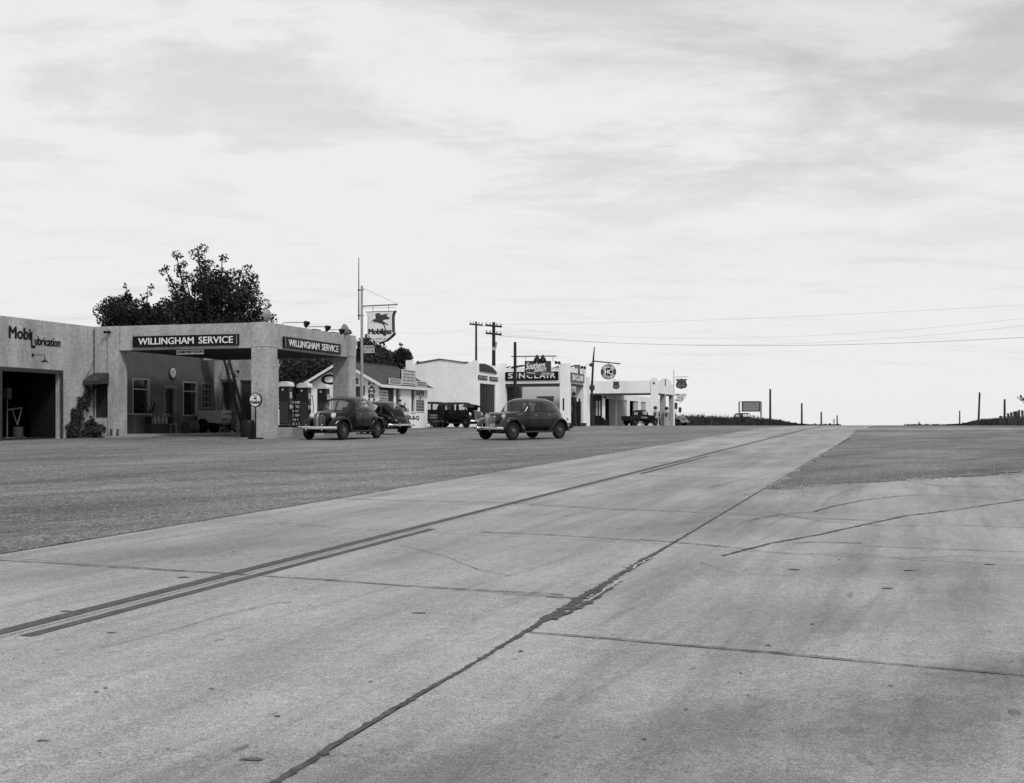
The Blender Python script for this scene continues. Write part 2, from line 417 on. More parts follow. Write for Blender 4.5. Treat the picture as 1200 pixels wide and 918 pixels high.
sheet([(Y, [-6000, -900, -300, -120, -40, 0, 40, 120, 300, 900, 6000]) for Y in base_rows], 'ground', 'field', dz=-.06)
def edge_noise(Y, s=0):
    return .05 * math.sin(Y * 1.7 + s) + .035 * math.sin(Y * 4.3 + 1.3 + s) + .02 * math.sin(Y * 11.1 + s) + .02 * math.sin(Y * 23.7)
gy = [-20, -10, -3, 0, 2] + [4 + .25 * i for i in range(150)] + frange(42, 150, 70)
sheet([(Y, [-160, -60, -30, -10 + XC(-9.08, Y) * .5, XC(-9.08, Y) - 1, XC(-9.08, Y) + edge_noise(Y)]) for Y in gy if XC(-9.08, Y) - 1 > -30 or 1], 'gravel_lot', 'gravel', dz=-.010)
# right-hand gravel island between the highway and the fork
def isl_right(Y):
    K = [(22.7, 4.62), (23.6, 5.4), (24.5, 6.6), (26.0, 8.6), (27.4, 10.4), (29, 12.2), (30.4, 14.5), (33, 20), (37, 34), (44, 90)]
    for (a, xa), (b, xb) in zip(K, K[1:]):
        if Y <= b: return xa + (xb - xa) * (Y - a) / (b - a)
    return 90
iy = frange(22.7, 44, 90) + frange(45, 75.5, 40)
rows = []
for Y in iy:
    a = XC(-2.42, Y) + edge_noise(Y, 2) * 1.3 + .10 * max(0, 1 - (Y - 22.7) / 6) + max(0, (Y - 55)) * -.02
    b = max(a + .05, isl_right(Y) + .25 * math.sin(Y * 3.1) + .15 * math.sin(Y * 9.7))
    rows.append((Y, [a + (b - a) * t for t in (0, .1, .3, .6, 1)]))
isl = sheet(rows, 'gravel_island', 'gravel', dz=.012)
sheet([(Y, [XC(-2.3, Y), 160]) for Y in frange(84, 150, 20)], 'gravel_verge', 'gravel', dz=-.010)

# concrete: highway and fork in separate slabs, open joints between them
road = empty('concrete_highway'); tag(road, kind='structure')
road['label'] = 'pale concrete two lane highway rising to the crest'
apron = empty('concrete_fork_road'); tag(apron, kind='structure'); apron['label'] = 'pale concrete side road forking off to the right'
JG = .012
def slab(parent, c0, c1, ya0, ya1, yb0, yb1):
    """slab between lateral c0..c1; near joint from ya0 (at c0) to ya1 (at c1), far joint yb0..yb1"""
    n = max(2, int((yb0 - ya0) / 1.5) + 2); rows = []; vs = []; fs = []; m = 4
    for i in range(n):
        t = i / (n - 1)
        for k in range(m):
            u = k / (m - 1); c = c0 + JG + (c1 - c0 - 2 * JG) * u
            ya = ya0 + (ya1 - ya0) * u + JG; yb = yb0 + (yb1 - yb0) * u - JG
            Y = ya + (yb - ya) * t; vs.append((XC(c, Y), Y, g(Y)))
    for i in range(n - 1):
        for k in range(m - 1): fs.append((i * m + k, i * m + k + 1, (i + 1) * m + k + 1, (i + 1) * m + k))
    b = MB(); b.add(vs, fs)
    lines = ([k for k in range(m)], [(n - 1) * m + k for k in range(m)], [i * m for i in range(n)], [i * m + m - 1 for i in range(n)])
    for ln in lines:
        for a, c in zip(ln, ln[1:]):
            va, vc = vs[a], vs[c]; b.add([va, vc, (vc[0], vc[1], vc[2] - .03), (va[0], va[1], va[2] - .03)], [(0, 1, 2, 3)])
    return b.build('slab', 'concrete', parent)
# cross joints of the highway: (Y at left edge, Y at right edge)
J = [(-9, -9), (4.4, 1.6), (12.62, 9.9), (16.45, 13.7), (20.45, 17.55), (24.4, 21.5), (27.95, 25.35), (32.0, 29.4), (36.2, 33.5)]
while J[-1][0] < 145: J.append((J[-1][0] + 4.1, J[-1][1] + 4.1))
CM = -5.82
for (a0, a1), (b0, b1) in zip(J, J[1:]):
    am = a0 + (a1 - a0) * ((CM + 9.08) / 6.58); bm_ = b0 + (b1 - b0) * ((CM + 9.08) / 6.58)
    slab(road, -9.08, CM, a0, am, b0, bm_)
    slab(road, CM, -2.5, am, a1, bm_, b1)
# fork road: columns of slabs right of the main joint
cols = [(-2.5, 9.4)]
JR = [-9, 3.9, 8.42, 13.45, 17.3, 21.2, 25.2, 29.2]
for (c0, c1) in cols:
    for a, b in zip(JR, JR[1:]):
        sa = -.43
        slab(apron, c0, c1, a + (c0 + 2.5) * sa, a + (c1 + 2.5) * sa, b + (c0 + 2.5) * sa, b + (c1 + 2.5) * sa)
o_ = sheet([(Y, [XC(9.37, Y), 30, 90]) for Y in frange(-8, 46, 30)], 'slab', 'concrete', apron, dz=-.003, kind=None)
o_ = sheet([(Y, [XC(-2.48, Y), XC(9.4, Y)]) for Y in frange(24.3, 46, 20)], 'slab', 'concrete', apron, dz=-.004, kind=None)
# narrow crossing road beyond the island
sheet([(Y, [XC(-2.48, Y), 20, 50, 160]) for Y in (75.0, 77, 79, 81, 83.5)], 'crossing_road', 'concrete', dz=-.004)

def strip(pts, w, name, m, parent, dz=.004, jit=.0, seg=.18, rnd=None, wf=None):
    """ragged ribbon on the ground along (X,Y) points"""
    rnd = rnd or random.Random(len(pts) * 13 + int(pts[0][1] * 100)); P = []
    for (x0, y0), (x1, y1) in zip(pts, pts[1:]):
        d = math.hypot(x1 - x0, y1 - y0); n = max(1, int(d / seg))
        P += [(x0 + (x1 - x0) * i / n, y0 + (y1 - y0) * i / n) for i in range(n)]
    P.append(pts[-1]); vs = []; fs = []; wob = 0
    for i, (x, y) in enumerate(P):
        a = P[max(0, i - 1)]; b = P[min(len(P) - 1, i + 1)]; d = Vector((b[0] - a[0], b[1] - a[1])).normalized(); nn = Vector((-d.y, d.x))
        wob = wob * .8 + rnd.uniform(-1, 1) * jit * .5
        ww = (wf(i / max(1, len(P) - 1)) if wf else w) * (1 + (rnd.uniform(-.45, .45) if jit > .005 else 0)) / 2
        for sgn in (-1, 1):
            q = Vector((x, y)) + nn * (wob + sgn * ww * (1 + (rnd.uniform(-.4, .4) if jit > .005 else rnd.uniform(-.06, .06))))
            vs.append((q.x, q.y, g(q.y) + dz))
    for i in range(len(P) - 1): fs.append((2 * i, 2 * i + 1, 2 * i + 3, 2 * i + 2))
    b = MB(); b.add(vs, fs); return b.build(name, m, parent)
def cl(c, a, b, n=40): return [(XC(c, y), y) for y in frange(a, b, n)]
def ip(px, py): Y = Yrow(py); return (PX(px, Y), Y)
strip(cl(-5.95, -2, 110, 120), .13, 'centre_line', 'line_paint', road, .004, .003, .12)
strip(cl(-5.68, 8.27, 15.4), .10, 'centre_line', 'line_paint', road, .004, .003, .12)
strip(cl(-5.68, 27.6, 37), .11, 'centre_line', 'line_paint', road, .004, .003, .2)
# tar run along the main lengthwise joint, swelling where the photo shows it
def wj(t):
    Y = 3.0 + t * 19.6
    return .024 + .055 * math.exp(-((Y - 9.7) / 1.1) ** 2) + .04 * math.exp(-((Y - 12.0) / .9) ** 2) + .012 * math.exp(-((Y - 5.5) / 1.5) ** 2)
strip(cl(-2.5, 3.0, 22.6, 60), .05, 'tar_joint', 'tar', road, .006, .010, .04, wf=wj)
strip(cl(-2.45, 8.9, 10.4, 10), .05, 'tar_joint', 'tar', road, .009, .05, .06)
strip(cl(-2.40, 9.7, 10.9, 10), .022, 'spalled_joint', 'pale_chip', road, .012, .03, .05)
strip(cl(-2.46, 11.6, 12.5, 10), .018, 'spalled_joint', 'pale_chip', road, .012, .04, .05)
0 and strip([(XC(-2.3, 10.5), 10.5), (XC(-2.2, 11.0), 11.0), (XC(-2.15, 11.25), 11.25)], .07, 'tar_joint', 'tar', road, .008, .04, .06)
strip(cl(-9.06, 3, 60, 60), .05, 'tar_joint', 'tar', road, .004, .03, .3)
cracks = [
    ([(0, 657), (100, 663), (180, 668), (290, 674)], .04), ([(310, 676), (380, 680), (470, 687), (560, 692), (660, 698)], .035),
    ([(325, 613), (383, 617)], .03), ([(367, 584), (480, 587), (600, 590), (700, 596), (850, 602), (940, 607), (1035, 611)], .04),
    ([(562, 624), (640, 627), (700, 631), (750, 634)], .045), ([(750, 633), (790, 636), (885, 645)], .05),
    ([(650, 555), (740, 557), (870, 561)], .05), ([(620, 742), (700, 748), (800, 757), (910, 766), (1010, 776), (1110, 785), (1215, 794)], .03),
    ([(846, 652), (880, 643), (905, 637), (960, 627), (1015, 615), (1062, 605), (1120, 598), (1200, 586)], .05),
    ([(955, 600), (975, 594), (1010, 587), (1050, 582), (1090, 580), (1150, 584), (1215, 588)], .04),
    ([(1010, 640), (1100, 644), (1215, 648)], .035), ([(900, 571), (960, 566), (1020, 562)], .07),
    ([(640, 700), (690, 702), (720, 690)], .05), ([(930, 637), (952, 636), (1010, 637)], .05), ([(590, 697), (610, 698), (650, 700)], .03),
    ([(885, 645), (930, 650), (985, 649), (1060, 655), (1130, 652), (1215, 658)], .02), ([(900, 600), (960, 611), (1040, 617), (1120, 616), (1215, 620)], .025), ([(1040, 560), (1100, 570), (1215, 574)], .03),
    ([(470, 640), (520, 652), (560, 668), (600, 676)], .012), ([(820, 660), (860, 672), (930, 676)], .012),
    ([(120, 760), (200, 740), (260, 722), (330, 706)], .012), ([(870, 612), (915, 603), (955, 600)], .03),
    ([(780, 533), (860, 534), (930, 538)], .06), ([(200, 480 + 180), (300, 655), (370, 648)], .012)]
for pts, w in cracks:
    wp = [ip(*p) for p in pts]
    w = w * .62
    strip(wp, w, 'tar_joint', 'tar', road if pts[0][0] < 600 else apron, .008, .010, .06)
# tar flecks and oil drips on the slabs
rnd = random.Random(5); b = MB()
def blot(b, x, y, rx, ry, dz, n=9, th=0):
    k = [1 + rnd.uniform(-.3, .3) for _ in range(n)]
    vs = []
    for i in range(n):
        a = 2 * math.pi * i / n; u = math.cos(a) * rx * k[i]; v = math.sin(a) * ry * k[i]
        vs.append((x + u * math.cos(th) - v * math.sin(th), y + u * math.sin(th) + v * math.cos(th)))
    b.add([(p, q, g(q) + dz) for p, q in vs], [tuple(range(n))])
for px, py, rx, ry in [(295, 891, .045, .02), (50, 869, .03, .012), (77, 717, .05, .02), (131, 742, .035, .015), (248, 808, .018, .01), (325, 840, .02, .012), (1040, 690, .06, .03), (1065, 669, .07, .03), (490, 719, .05, .02), (215, 677, .05, .03), (610, 764, .02, .02), (900, 757, .02, .015), (755, 867, .015, .01), (930, 668, .06, .03), (1160, 662, .06, .03)]:
    x, y = ip(px, py); blot(b, x, y, rx, ry, .006)
for _ in range(260):
    Y = 3.8 + rnd.random() ** 1.5 * 24; c = rnd.uniform(-9, 4); r = rnd.uniform(.002, .008) * (1 + Y * .06)
    blot(b, XC(c, Y), Y, r * rnd.uniform(1, 2.2), r, .006, 6, rnd.uniform(0, 3))
o = b.build('tar_flecks', 'oil'); tag(o, 'small dark tar flecks and oil drips on the concrete', 'tar flecks', kind='stuff')
# loose stones on the gravel, thickest at the road edge and the island tip
def stones(name, spots, label, seed):
    rr = random.Random(seed); b = MB()
    for x, y, s in spots:
        z = g(y) + s * .2; v = []
        for k in range(5):
            a = k * 1.2566 + rr.random(); q = rr.uniform(.7, 1.2) * s; v.append((x + math.cos(a) * q, y + math.sin(a) * q, z - s * .4))
        v.append((x + rr.uniform(-.3, .3) * s, y, z + s * rr.uniform(.3, .8)))
        b.add(v, [(k, (k + 1) % 5, 5) for k in range(5)])
    o = b.build(name, 'stone'); tag(o, label, 'gravel', kind='stuff'); return o
mat('stone', .19, .95, .7, 2.5)
rs = random.Random(11); sp_ = []
for _ in range(22000):
    Y = 11 + rs.random() ** 1.3 * 45; c = -9.15 - rs.random() ** 1.2 * Y * .75; sp_.append((XC(c, Y), Y, rs.uniform(.005, .012) * (1 + Y * .022)))
for _ in range(900):
    Y = 8 + rs.random() * 40; sp_.append((XC(-9.05 + rs.gauss(0, .10), Y), Y, rs.uniform(.006, .016)))
stones('loose_gravel', sp_, 'loose gravel stones scattered over the filling station lot', 1)
sp_ = []
for _ in range(5200):
    Y = 22.5 + rs.random() ** 1.5 * 24; a = XC(-2.5, Y); bb = isl_right(max(22.7, Y)); sp_.append((a + rs.random() * min(30, bb - a + .5), Y, rs.uniform(.012, .04)))
for _ in range(700):
    Y = 20.8 + rs.random() * 12; a = XC(-2.4, Y); sp_.append((a + rs.gauss(.4, .6) + rs.random() * max(0, (isl_right(max(22.7, Y)) - a)) * .9, Y - rs.random() * .6, rs.uniform(.008, .02)))
stones('loose_gravel', sp_, 'loose gravel stones on the island between the two roads', 2)

# ================================================================== small builders
def gooseneck(F, x, y, z, lab, out='x', L_=.6, drop=.22, grp=None, rise=0):
    r = FT(F, 'wall_lamp', x, y, z, lab, 'lamp', grp)
    dx, dy = (1, 0) if out == 'x' else (0, -1)
    P_ = lambda a, b: (x + dx * a, y + dy * a, z + b)
    MB().tube([P_(0, 0), P_(L_ * .85, rise), P_(L_ * .97, rise - .04), P_(L_, rise - drop * .6)], .018, 8).build('arm', 'black_paint', r, True)
    c = P_(L_, rise - drop)
    MB().lathe([(.035, .11), (.05, .08), (.10, .05), (.17, 0), (.165, -.012), (.09, .03)], c=c, n=16).build('shade', 'black_paint', r, True)
    MB().lathe([(.05, .04), (.045, .0), (.02, -.03), (.0, -.035)], c=c, n=10).build('bulb', 'lens', r, True)
    MB().box(x - .04 if out == 'x' else x - .05, x + .02 if out == 'x' else x + .05, y - .05 if out == 'x' else y - .02, y + .05 if out == 'x' else y + .04, z - .07, z + .07).build('wall_plate', 'black_paint', r)
    return r
def window_side(root, F, x, y0, y1, z0, z1, split=.3, nv=0, fm='grey_pole', out=.03, rec=.12, grid=None, name='window'):
    """sash window set in a road-facing wall"""
    w = empty(name, (0, 0, 0), 0, root); fw = .07
    b = MB(); b.box(x - rec, x + out, y0, y0 + fw, z0, z1).box(x - rec, x + out, y1 - fw, y1, z0, z1).box(x - rec, x + out, y0 + fw, y1 - fw, z1 - fw, z1).box(x - rec, x + out + .03, y0 + fw, y1 - fw, z0, z0 + fw)
    if split: zz = z1 - (z1 - z0) * split; b.box(x - rec + .03, x + out - .01, y0 + fw, y1 - fw, zz - .03, zz + .03)
    if grid:
        for i in range(1, grid[0]): yy = y0 + (y1 - y0) * i / grid[0]; b.box(x - rec + .04, x + out - .015, yy - .02, yy + .02, z0 + fw, z1 - fw)
        for i in range(1, grid[1]): zz = z0 + (z1 - z0) * i / grid[1]; b.box(x - rec + .045, x + out - .02, y0 + fw, y1 - fw, zz - .02, zz + .02)
    b.build('frame', fm, w)
    MB().box(x - rec + .01, x - rec + .02, y0 + fw, y1 - fw, z0 + fw, z1 - fw).build('pane', 'window_glass', w)
    return w
def board_front(F, name, x0, x1, y, z0, z1, lab, cat, m='sign_black', edge=None, th=.08):
    """sign board on a camera-facing wall at local y"""
    r = FT(F, name, (x0 + x1) / 2, y, z0, lab, cat)
    MB().box(x0, x1, y - th, y, z0, z1).build('panel', m, r, bevel=.004)
    if edge:
        e = .035; b = MB(); b.box(x0 - e, x1 + e, y - th - .015, y - .002, z1, z1 + e).box(x0 - e, x1 + e, y - th - .015, y - .002, z0 - e, z0).box(x0 - e, x0, y - th - .015, y - .002, z0, z1).box(x1, x1 + e, y - th - .015, y - .002, z0, z1)
        b.build('frame', edge, r)
    return r
def board_side(F, name, x, y0, y1, z0, z1, lab, cat, m='sign_black', edge=None, th=.08):
    r = FT(F, name, x, (y0 + y1) / 2, z0, lab, cat)
    MB().box(x, x + th, y0, y1, z0, z1).build('panel', m, r, bevel=.004)
    if edge:
        e = .035; b = MB(); b.box(x + .002, x + th + .015, y0 - e, y1 + e, z1, z1 + e).box(x + .002, x + th + .015, y0 - e, y1 + e, z0 - e, z0).box(x + .002, x + th + .015, y0 - e, y0, z0, z1).box(x + .002, x + th + .015, y1, y1 + e, z0, z1)
        b.build('frame', edge, r)
    return r
NX, NY, NZ = (1, 0, 0), (0, 1, 0), (0, 0, 1)
def tfront(s, x0, x1, y, z0, z1, m, r, **k): return text(s, x1 - x0, z1 - z0, (x0, y, z0), NX, NZ, m, r, **k)     # faces -y
def tside(s, x, y0, y1, z0, z1, m, r, **k): return text(s, y1 - y0, z1 - z0, (x, y0, z0), NY, NZ, m, r, **k)      # faces +x
def tube_obj(name, pts, r, m, lab, cat, grp=None, n=8):
    o = MB().tube(pts, r, n).build(name, m, None, True); tag(o, lab, cat, grp); return o
def scribble(r, axis, O, w, h, m, rows, seed):
    """hand lettering too faint to read: rows of short broken strokes"""
    rr = random.Random(seed); b = MB(); O = Vector(O)
    for j in range(rows):
        z0 = O.z + h * (j + .2) / rows; hh = h / rows * .6; a = 0
        while a < w:
            ww = rr.uniform(.05, .08) * max(.8, hh * 4); kind = rr.randrange(3)
            for (p0, p1, q0, q1) in ([(0, .3, 0, 1), (.3, .8, .8, 1), (.3, .7, .4, .55)], [(0, .25, 0, 1), (.6, .85, 0, 1), (.25, .6, .4, .6)], [(0, .8, 0, .2), (0, .8, .8, 1), (0, .25, .2, .8)])[kind]:
                if axis == 'y': b.box(O.x, O.x + .008, O.y + a + p0 * ww, O.y + a + p1 * ww, z0 + q0 * hh, z0 + q1 * hh)
                else: b.box(O.x + a + p0 * ww, O.x + a + p1 * ww, O.y - .008, O.y, z0 + q0 * hh, z0 + q1 * hh)
            a += ww * (1.3 if rr.random() > .22 else 2.4)
    return b.build('lettering', m, r)
# ================================================================== WILLINGHAM STATION
FW = Frame(-19.14, 58.6)
TOP = 5.05; BB = 3.95                                   # parapet top, beam underside (local)
gs = empty('filling_station', FW.w(0, 0, 0), FW.th)
tag(gs, 'grey stucco filling station with a drive-through canopy and lubrication bay', 'filling station')
ga0, ga1 = FW.side(2, 0), FW.side(72, 0); gtop = FW.zl(436.5, 0, (ga0 + ga1) / 2)
w1 = (FW.side(155, 0), FW.side(175, 0)); dr = (FW.side(192, 0), FW.side(206, 0)); w2 = (FW.side(214, 0), FW.side(231, 0)); w3 = (FW.side(236, 0), FW.side(248.5, 0))
wz = lambda py, px: FW.zl(py, 0, FW.side(px, 0))
h1 = (*w1, wz(489, 165), wz(443, 155)); hd = (*dr, -.1, wz(452, 199)); h2 = (*w2, wz(488, 222), wz(447, 214)); h3 = (*w3, wz(479, 242), wz(449, 242))
wall_holes(-15, 0, -.6, TOP, [(ga0, ga1, -.6, gtop)], (0, 0, 0), NY, (-.3, 0, 0)).build('wall', 'stucco', gs)
wall_holes(.6, 10.6, -.6, TOP - .35, [h1, hd, h2, h3], (0, 0, 0), NY, (-.3, 0, 0)).build('wall', 'stucco_shaded', gs)
hx0, hx1 = FW.front(111, 0), FW.front(126, 0)
wall_holes(.002, 1.35, -.6, TOP, [(hx0, hx1, FW.zl(490, .4, 0), FW.zl(446, .4, 0))], (0, 0, 0), NX, (0, .6, 0)).build('wall', 'stucco', gs)
MB().box(.80, 1.36, -.10, -.004, -.6, TOP - .01).build('pilaster', 'stucco', gs, bevel=.02)
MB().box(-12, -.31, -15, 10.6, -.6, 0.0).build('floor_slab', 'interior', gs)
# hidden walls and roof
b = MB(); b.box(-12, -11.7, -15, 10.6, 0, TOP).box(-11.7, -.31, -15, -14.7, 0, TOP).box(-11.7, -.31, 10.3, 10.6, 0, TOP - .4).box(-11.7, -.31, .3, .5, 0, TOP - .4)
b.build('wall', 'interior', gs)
MB().box(-11.7, -.31, -14.7, 10.3, TOP - .45, TOP - .3).build('roof', 'roof_felt', gs)
MB().box(-11.6, -6, -8.5, -8.3, 0, 3.6).build('partition', 'interior', gs)
# garage opening trim
e = .16
MB().box(-.10, .03, ga0 - e, ga0, -.3, gtop + e).box(-.10, .03, ga1, ga1 + e * .6, -.3, gtop + e).box(-.10, .03, ga0, ga1, gtop, gtop + e).build('door_frame', 'dark_grey', gs)
MB().box(-1.6, -.31, ga1 - .02, ga1 + .04, 0, gtop).build('door_leaf', 'black_paint', gs)
# painted lettering on the garage wall
L0 = FW.side(10.5, 0); L1 = FW.side(35.5, 0); L2 = FW.side(43.5, 0); L3 = FW.side(70.5, 0)
zA = FW.zl(398.4, 0, L1)
tside('Mobi', .004, L0, L1, zA, zA + .48, 'lettering_black', gs, bold=.06)
tside('L', .004, L1 + .05, L1 + .30, zA - .32, zA + .34, 'lettering_black', gs, bold=.03)
zB = FW.zl(406.8, 0, L3)
tside('ubrication', .004, L1 + .28, L3, zB, zB + .36, 'lettering_black', gs, bold=.045)
gooseneck(FW, .0, FW.side(38, 0), FW.zl(416.3, 0, FW.side(38, 0)), 'black gooseneck lamp on the wall above the lubrication bay door', L_=.62, drop=.30)
# window with canvas hood beside the corner
wn = empty('window', (0, 0, 0), 0, gs); z0, z1 = FW.zl(490, .4, 0), FW.zl(446, .4, 0)
b = MB(); b.box(hx0, hx0 + .06, .1, .2, z0, z1).box(hx1 - .06, hx1, .1, .2, z0, z1).box(hx0 + .06, hx1 - .06, .1, .2, z1 - .06, z1).box(hx0 + .06, hx1 - .06, .1, .2, z0, z0 + .06)
b.build('frame', 'dark_grey', wn)
for i in range(5):
    xx = hx0 + .06 + (hx1 - hx0 - .12) * (i + .5) / 5; MB().box(xx - .035, xx + .035, .12, .15, z0 + .06, z1 - .06).build('slat', 'dark_wood', wn)
MB().box(hx0, hx1, .5, .58, z0, z1).build('back_board', 'interior', wn)
az = FW.zl(437, .4, 0); b = MB()
prof = [(0, az), (-.18, az - .05), (-.45, az - .16), (-.72, az - .30), (-.86, az - .40)]
xa, xb = .03, .86
for (p, q), (p2, q2) in zip(prof, prof[1:]):
    b.prism([(0, 0), (1, 0)], (0, 0, 0), (1, 0, 0), (0, 0, 1), (0, 0, 0)) if 0 else b.add([(xa, p, q), (xb, p, q), (xb, p2, q2), (xa, p2, q2), (xa, p, q - .02), (xb, p, q - .02), (xb, p2, q2 - .02), (xa, p2, q2 - .02)], [(0, 1, 2, 3), (4, 7, 6, 5), (0, 3, 7, 4), (1, 5, 6, 2), (0, 4, 5, 1), (3, 2, 6, 7)])
vb = az - .62
b.box(xa, xb, -.875, -.862, vb + .06, az - .41)
for sx in (xa - .006, xb + .006):
    poly = [(p, q - .02) for p, q in prof] + [(-.86, vb + .06), (-.4, vb + .12), (0, vb + .02)]
    b.prism(poly, (sx, 0, 0), NY, NZ, (.008, 0, 0))
mat('awning', .05, .9, .3, 5)
b.build('awning', 'awning', gs)
# canopy: slab, fascia, pillars
gx = 8.85; fx0 = 1.36; LY = 9.26
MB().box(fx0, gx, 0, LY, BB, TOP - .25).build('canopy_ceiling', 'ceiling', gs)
b = MB(); b.box(fx0, gx, -.006, .3, BB - .004, TOP).box(gx - .3, gx + .006, .3, LY, BB - .004, TOP - .002).box(.32, gx - .3, LY - .3, LY + .004, BB - .003, TOP - .004)
b.build('canopy_fascia', 'stucco', gs)
MB().box(fx0 + .3, gx - .3, .3, LY - .3, TOP - .248, TOP - .2).build('canopy_roof', 'roof_felt', gs)
for (xa, xb, ya, yb) in ((FW.front(294.6, 0), gx + .03, -.03, .88), (gx - .84, gx + .03, LY - .86, LY + .03)):
    p = empty('pillar', (0, 0, 0), 0, gs)
    MB().box(xa, xb, ya, yb, -.5, BB + .02).build('shaft', 'stucco', p, bevel=.03)
    MB().box(xa - .012, xb + .012, ya - .012, yb + .012, BB + .024, TOP + .012).build('head', 'stucco', p, bevel=.03)
# rear wing seen through the canopy
wy = 10.9; d0, d1, d2, d3 = FW.front(258, wy), FW.front(277, wy), FW.front(281, wy), FW.front(299, wy)
dt = FW.zl(445, d0, wy); gl = FW.gz(1, wy)
we = FW.front(311, wy)
wall_holes(-.3, we, -.6, TOP - .3, [(d0, d1, gl - .3, dt), (d2, d3, gl - .3, dt - .05)], (0, wy, 0), NX, (0, .25, 0)).build('wall', 'stucco', gs)
b = MB(); b.box(we - .25, we, wy + .26, wy + 1.5, -.6, TOP - .3).box(-.3, we - .25, wy + 1.25, wy + 1.5, -.6, TOP - .3).box(-.3, -.05, wy + .26, wy + 1.25, -.6, TOP - .3); b.build('wall', 'stucco', gs)
MB().box(-.3, we, wy, wy + 1.5, TOP - .298, TOP - .2).build('roof', 'roof_felt', gs)
for (a, c, nm) in ((d0, d1, 0), (d2, d3, 1)):
    b = MB(); b.box(a, a + .06, wy + .04, wy + .2, gl - .3, dt - .06).box(c - .06, c, wy + .04, wy + .2, gl - .3, dt - .06).box(a, c, wy + .04, wy + .2, dt - .12, dt - .05); b.build('door_frame', 'mid_grey', gs)
dv = empty('door', (0, 0, 0), 0, gs)
for i in range(4):
    a = d2 + .07 + (d3 - d2 - .14) * i / 4; c = d2 + .07 + (d3 - d2 - .14) * (i + 1) / 4
    MB().box(a + .006, c - .006, wy + .08, wy + .12, gl - .1, dt - .12).build('plank', 'dark_grey', dv)
gooseneck(FW, FW.front(279.5, wy), wy - .02, FW.zl(435.3, 1.5, wy), 'gooseneck lamp over the two doors behind the canopy', out='y', L_=.42, drop=.30)
MB().box(FW.front(258.5, wy) - .04, d0 - .02, wy - .22, wy - .05, gl + 1.15, gl + 1.95).build('notice_box', 'mid_grey', gs)
# office wall openings
window_side(gs, FW, 0, h1[0], h1[1], h1[2], h1[3], .28)
window_side(gs, FW, 0, h2[0], h2[1], h2[2], h2[3], .28)
window_side(gs, FW, 0, h3[0], h3[1], h3[2], h3[3], 0, grid=(3, 4), fm='mid_grey')
b = MB(); b.box(-.2, .03, dr[0], dr[0] + .09, -.1, hd[3]).box(-.2, .03, dr[1] - .09, dr[1], -.1, hd[3]).box(-.2, .05, dr[0] - .05, dr[1] + .05, hd[3] - .14, hd[3] + .02); b.build('door_frame', 'mid_grey', gs)
d = empty('door', (0, 0, 0), 0, gs)
MB().box(-.16, -.12, dr[0] + .09, dr[1] - .09, .1, 1.1).build('lower_panel', 'dark_wood', d)
MB().box(-.15, -.14, dr[0] + .09, dr[1] - .09, 1.1, hd[3] - .14).build('pane', 'window_glass', d)
MB().tube([(-.12, dr[1] - .2, 1.05), (-.05, dr[1] - .2, 1.05)], .025, 8).build('door_knob', 'chrome', d)
# porch kerb
mat('porch', .30, .9, .15, 2)
MB().box(.02, 2.0, .62, 10.5, -.3, .14).build('porch_step', 'porch', gs)
MB().box(-.0, 2.0, -.45, -.11, -.3, .06).build('porch_step', 'porch', gs)
# downpipe stubs by the pilaster
for px in (129.5, 137):
    xx = FW.front(px, -.25); MB().tube([(xx, -.2, -.2), (xx, -.2, .38)], .045, 8).build('pipe', 'dark_grey', gs)
MB().tube([(.012 + .04, -.06, .3), (.05, -.06, TOP - .1)], .022, 6).build('conduit', 'dark_grey', gs)
MB().tube([(.05, -.06, 3.6), (.02, -.25, 3.1), (.02, -.6, 2.75)], .012, 6).build('conduit', 'dark_grey', gs)
b = MB(); xx = FW.front(127, -.1); zz = FW.zl(389.5, xx, -.1)
b.box(xx - .05, xx + .05, -.2, -.10, zz - .05, zz + .05).ball((xx - .12, -.2, zz), .07).ball((xx + .12, -.2, zz), .07); b.build('bracket', 'black_paint', gs)
# main name boards
s0, s1 = FW.front(157, 0), FW.front(281, 0); zt, zb_ = FW.zl(394.6, s0, 0), FW.zl(407.2, s0, 0)
r = board_front(FW, 'name_board', s0, s1, -.03, zb_, zt, 'long black WILLINGHAM SERVICE board on the canopy end facing the camera', 'sign')
MB().box(s1 - .12, s1 - .07, -.122, -.112, zb_ + .04, zt - .04).build('rim', 'mid_grey', r)
x0, x1 = FW.front(164, 0), FW.front(274.5, 0)
xm0, xm1 = FW.front(228.5, 0), FW.front(234.5, 0)
tfront('WILLINGHAM', x0, xm0, -.115, zb_ + .10, zt - .09, 'lettering_white', r, bold=.022)
tfront('SERVICE', xm1, x1, -.115, zb_ + .10, zt - .09, 'lettering_white', r, bold=.022)
q0, q1 = FW.side(330.6, gx), FW.side(397.6, gx); zt, zb_ = FW.zl(394.4, gx, q0), FW.zl(407.4, gx, q0)
r = board_side(FW, 'name_board', gx + .03, q0, q1, zb_, zt, 'foreshortened black WILLINGHAM SERVICE board on the canopy side facing the road', 'sign')
MB().box(gx + .112, gx + .122, q0 + .08, q0 + .16, zb_ + .04, zt - .04).build('rim', 'mid_grey', r)
MB().box(gx + .112, gx + .122, q1 - .16, q1 - .08, zb_ + .04, zt - .04).build('rim', 'mid_grey', r)
y0, y1 = FW.side(335.5, gx), FW.side(393.8, gx); ym = (FW.side(371.5, gx), FW.side(374.5, gx))
tside('WILLINGHAM', gx + .115, y0, ym[0], zb_ + .09, zt - .10, 'lettering_white', r, bold=.022)
tside('SERVICE', gx + .115, ym[1], y1, zb_ + .09, zt - .10, 'lettering_white', r, bold=.022)
x0, x1 = FW.front(207, .1), FW.front(238.6, .1); zt, zb_ = FW.zl(410.4, x0, .1), FW.zl(415.6, x0, .1)
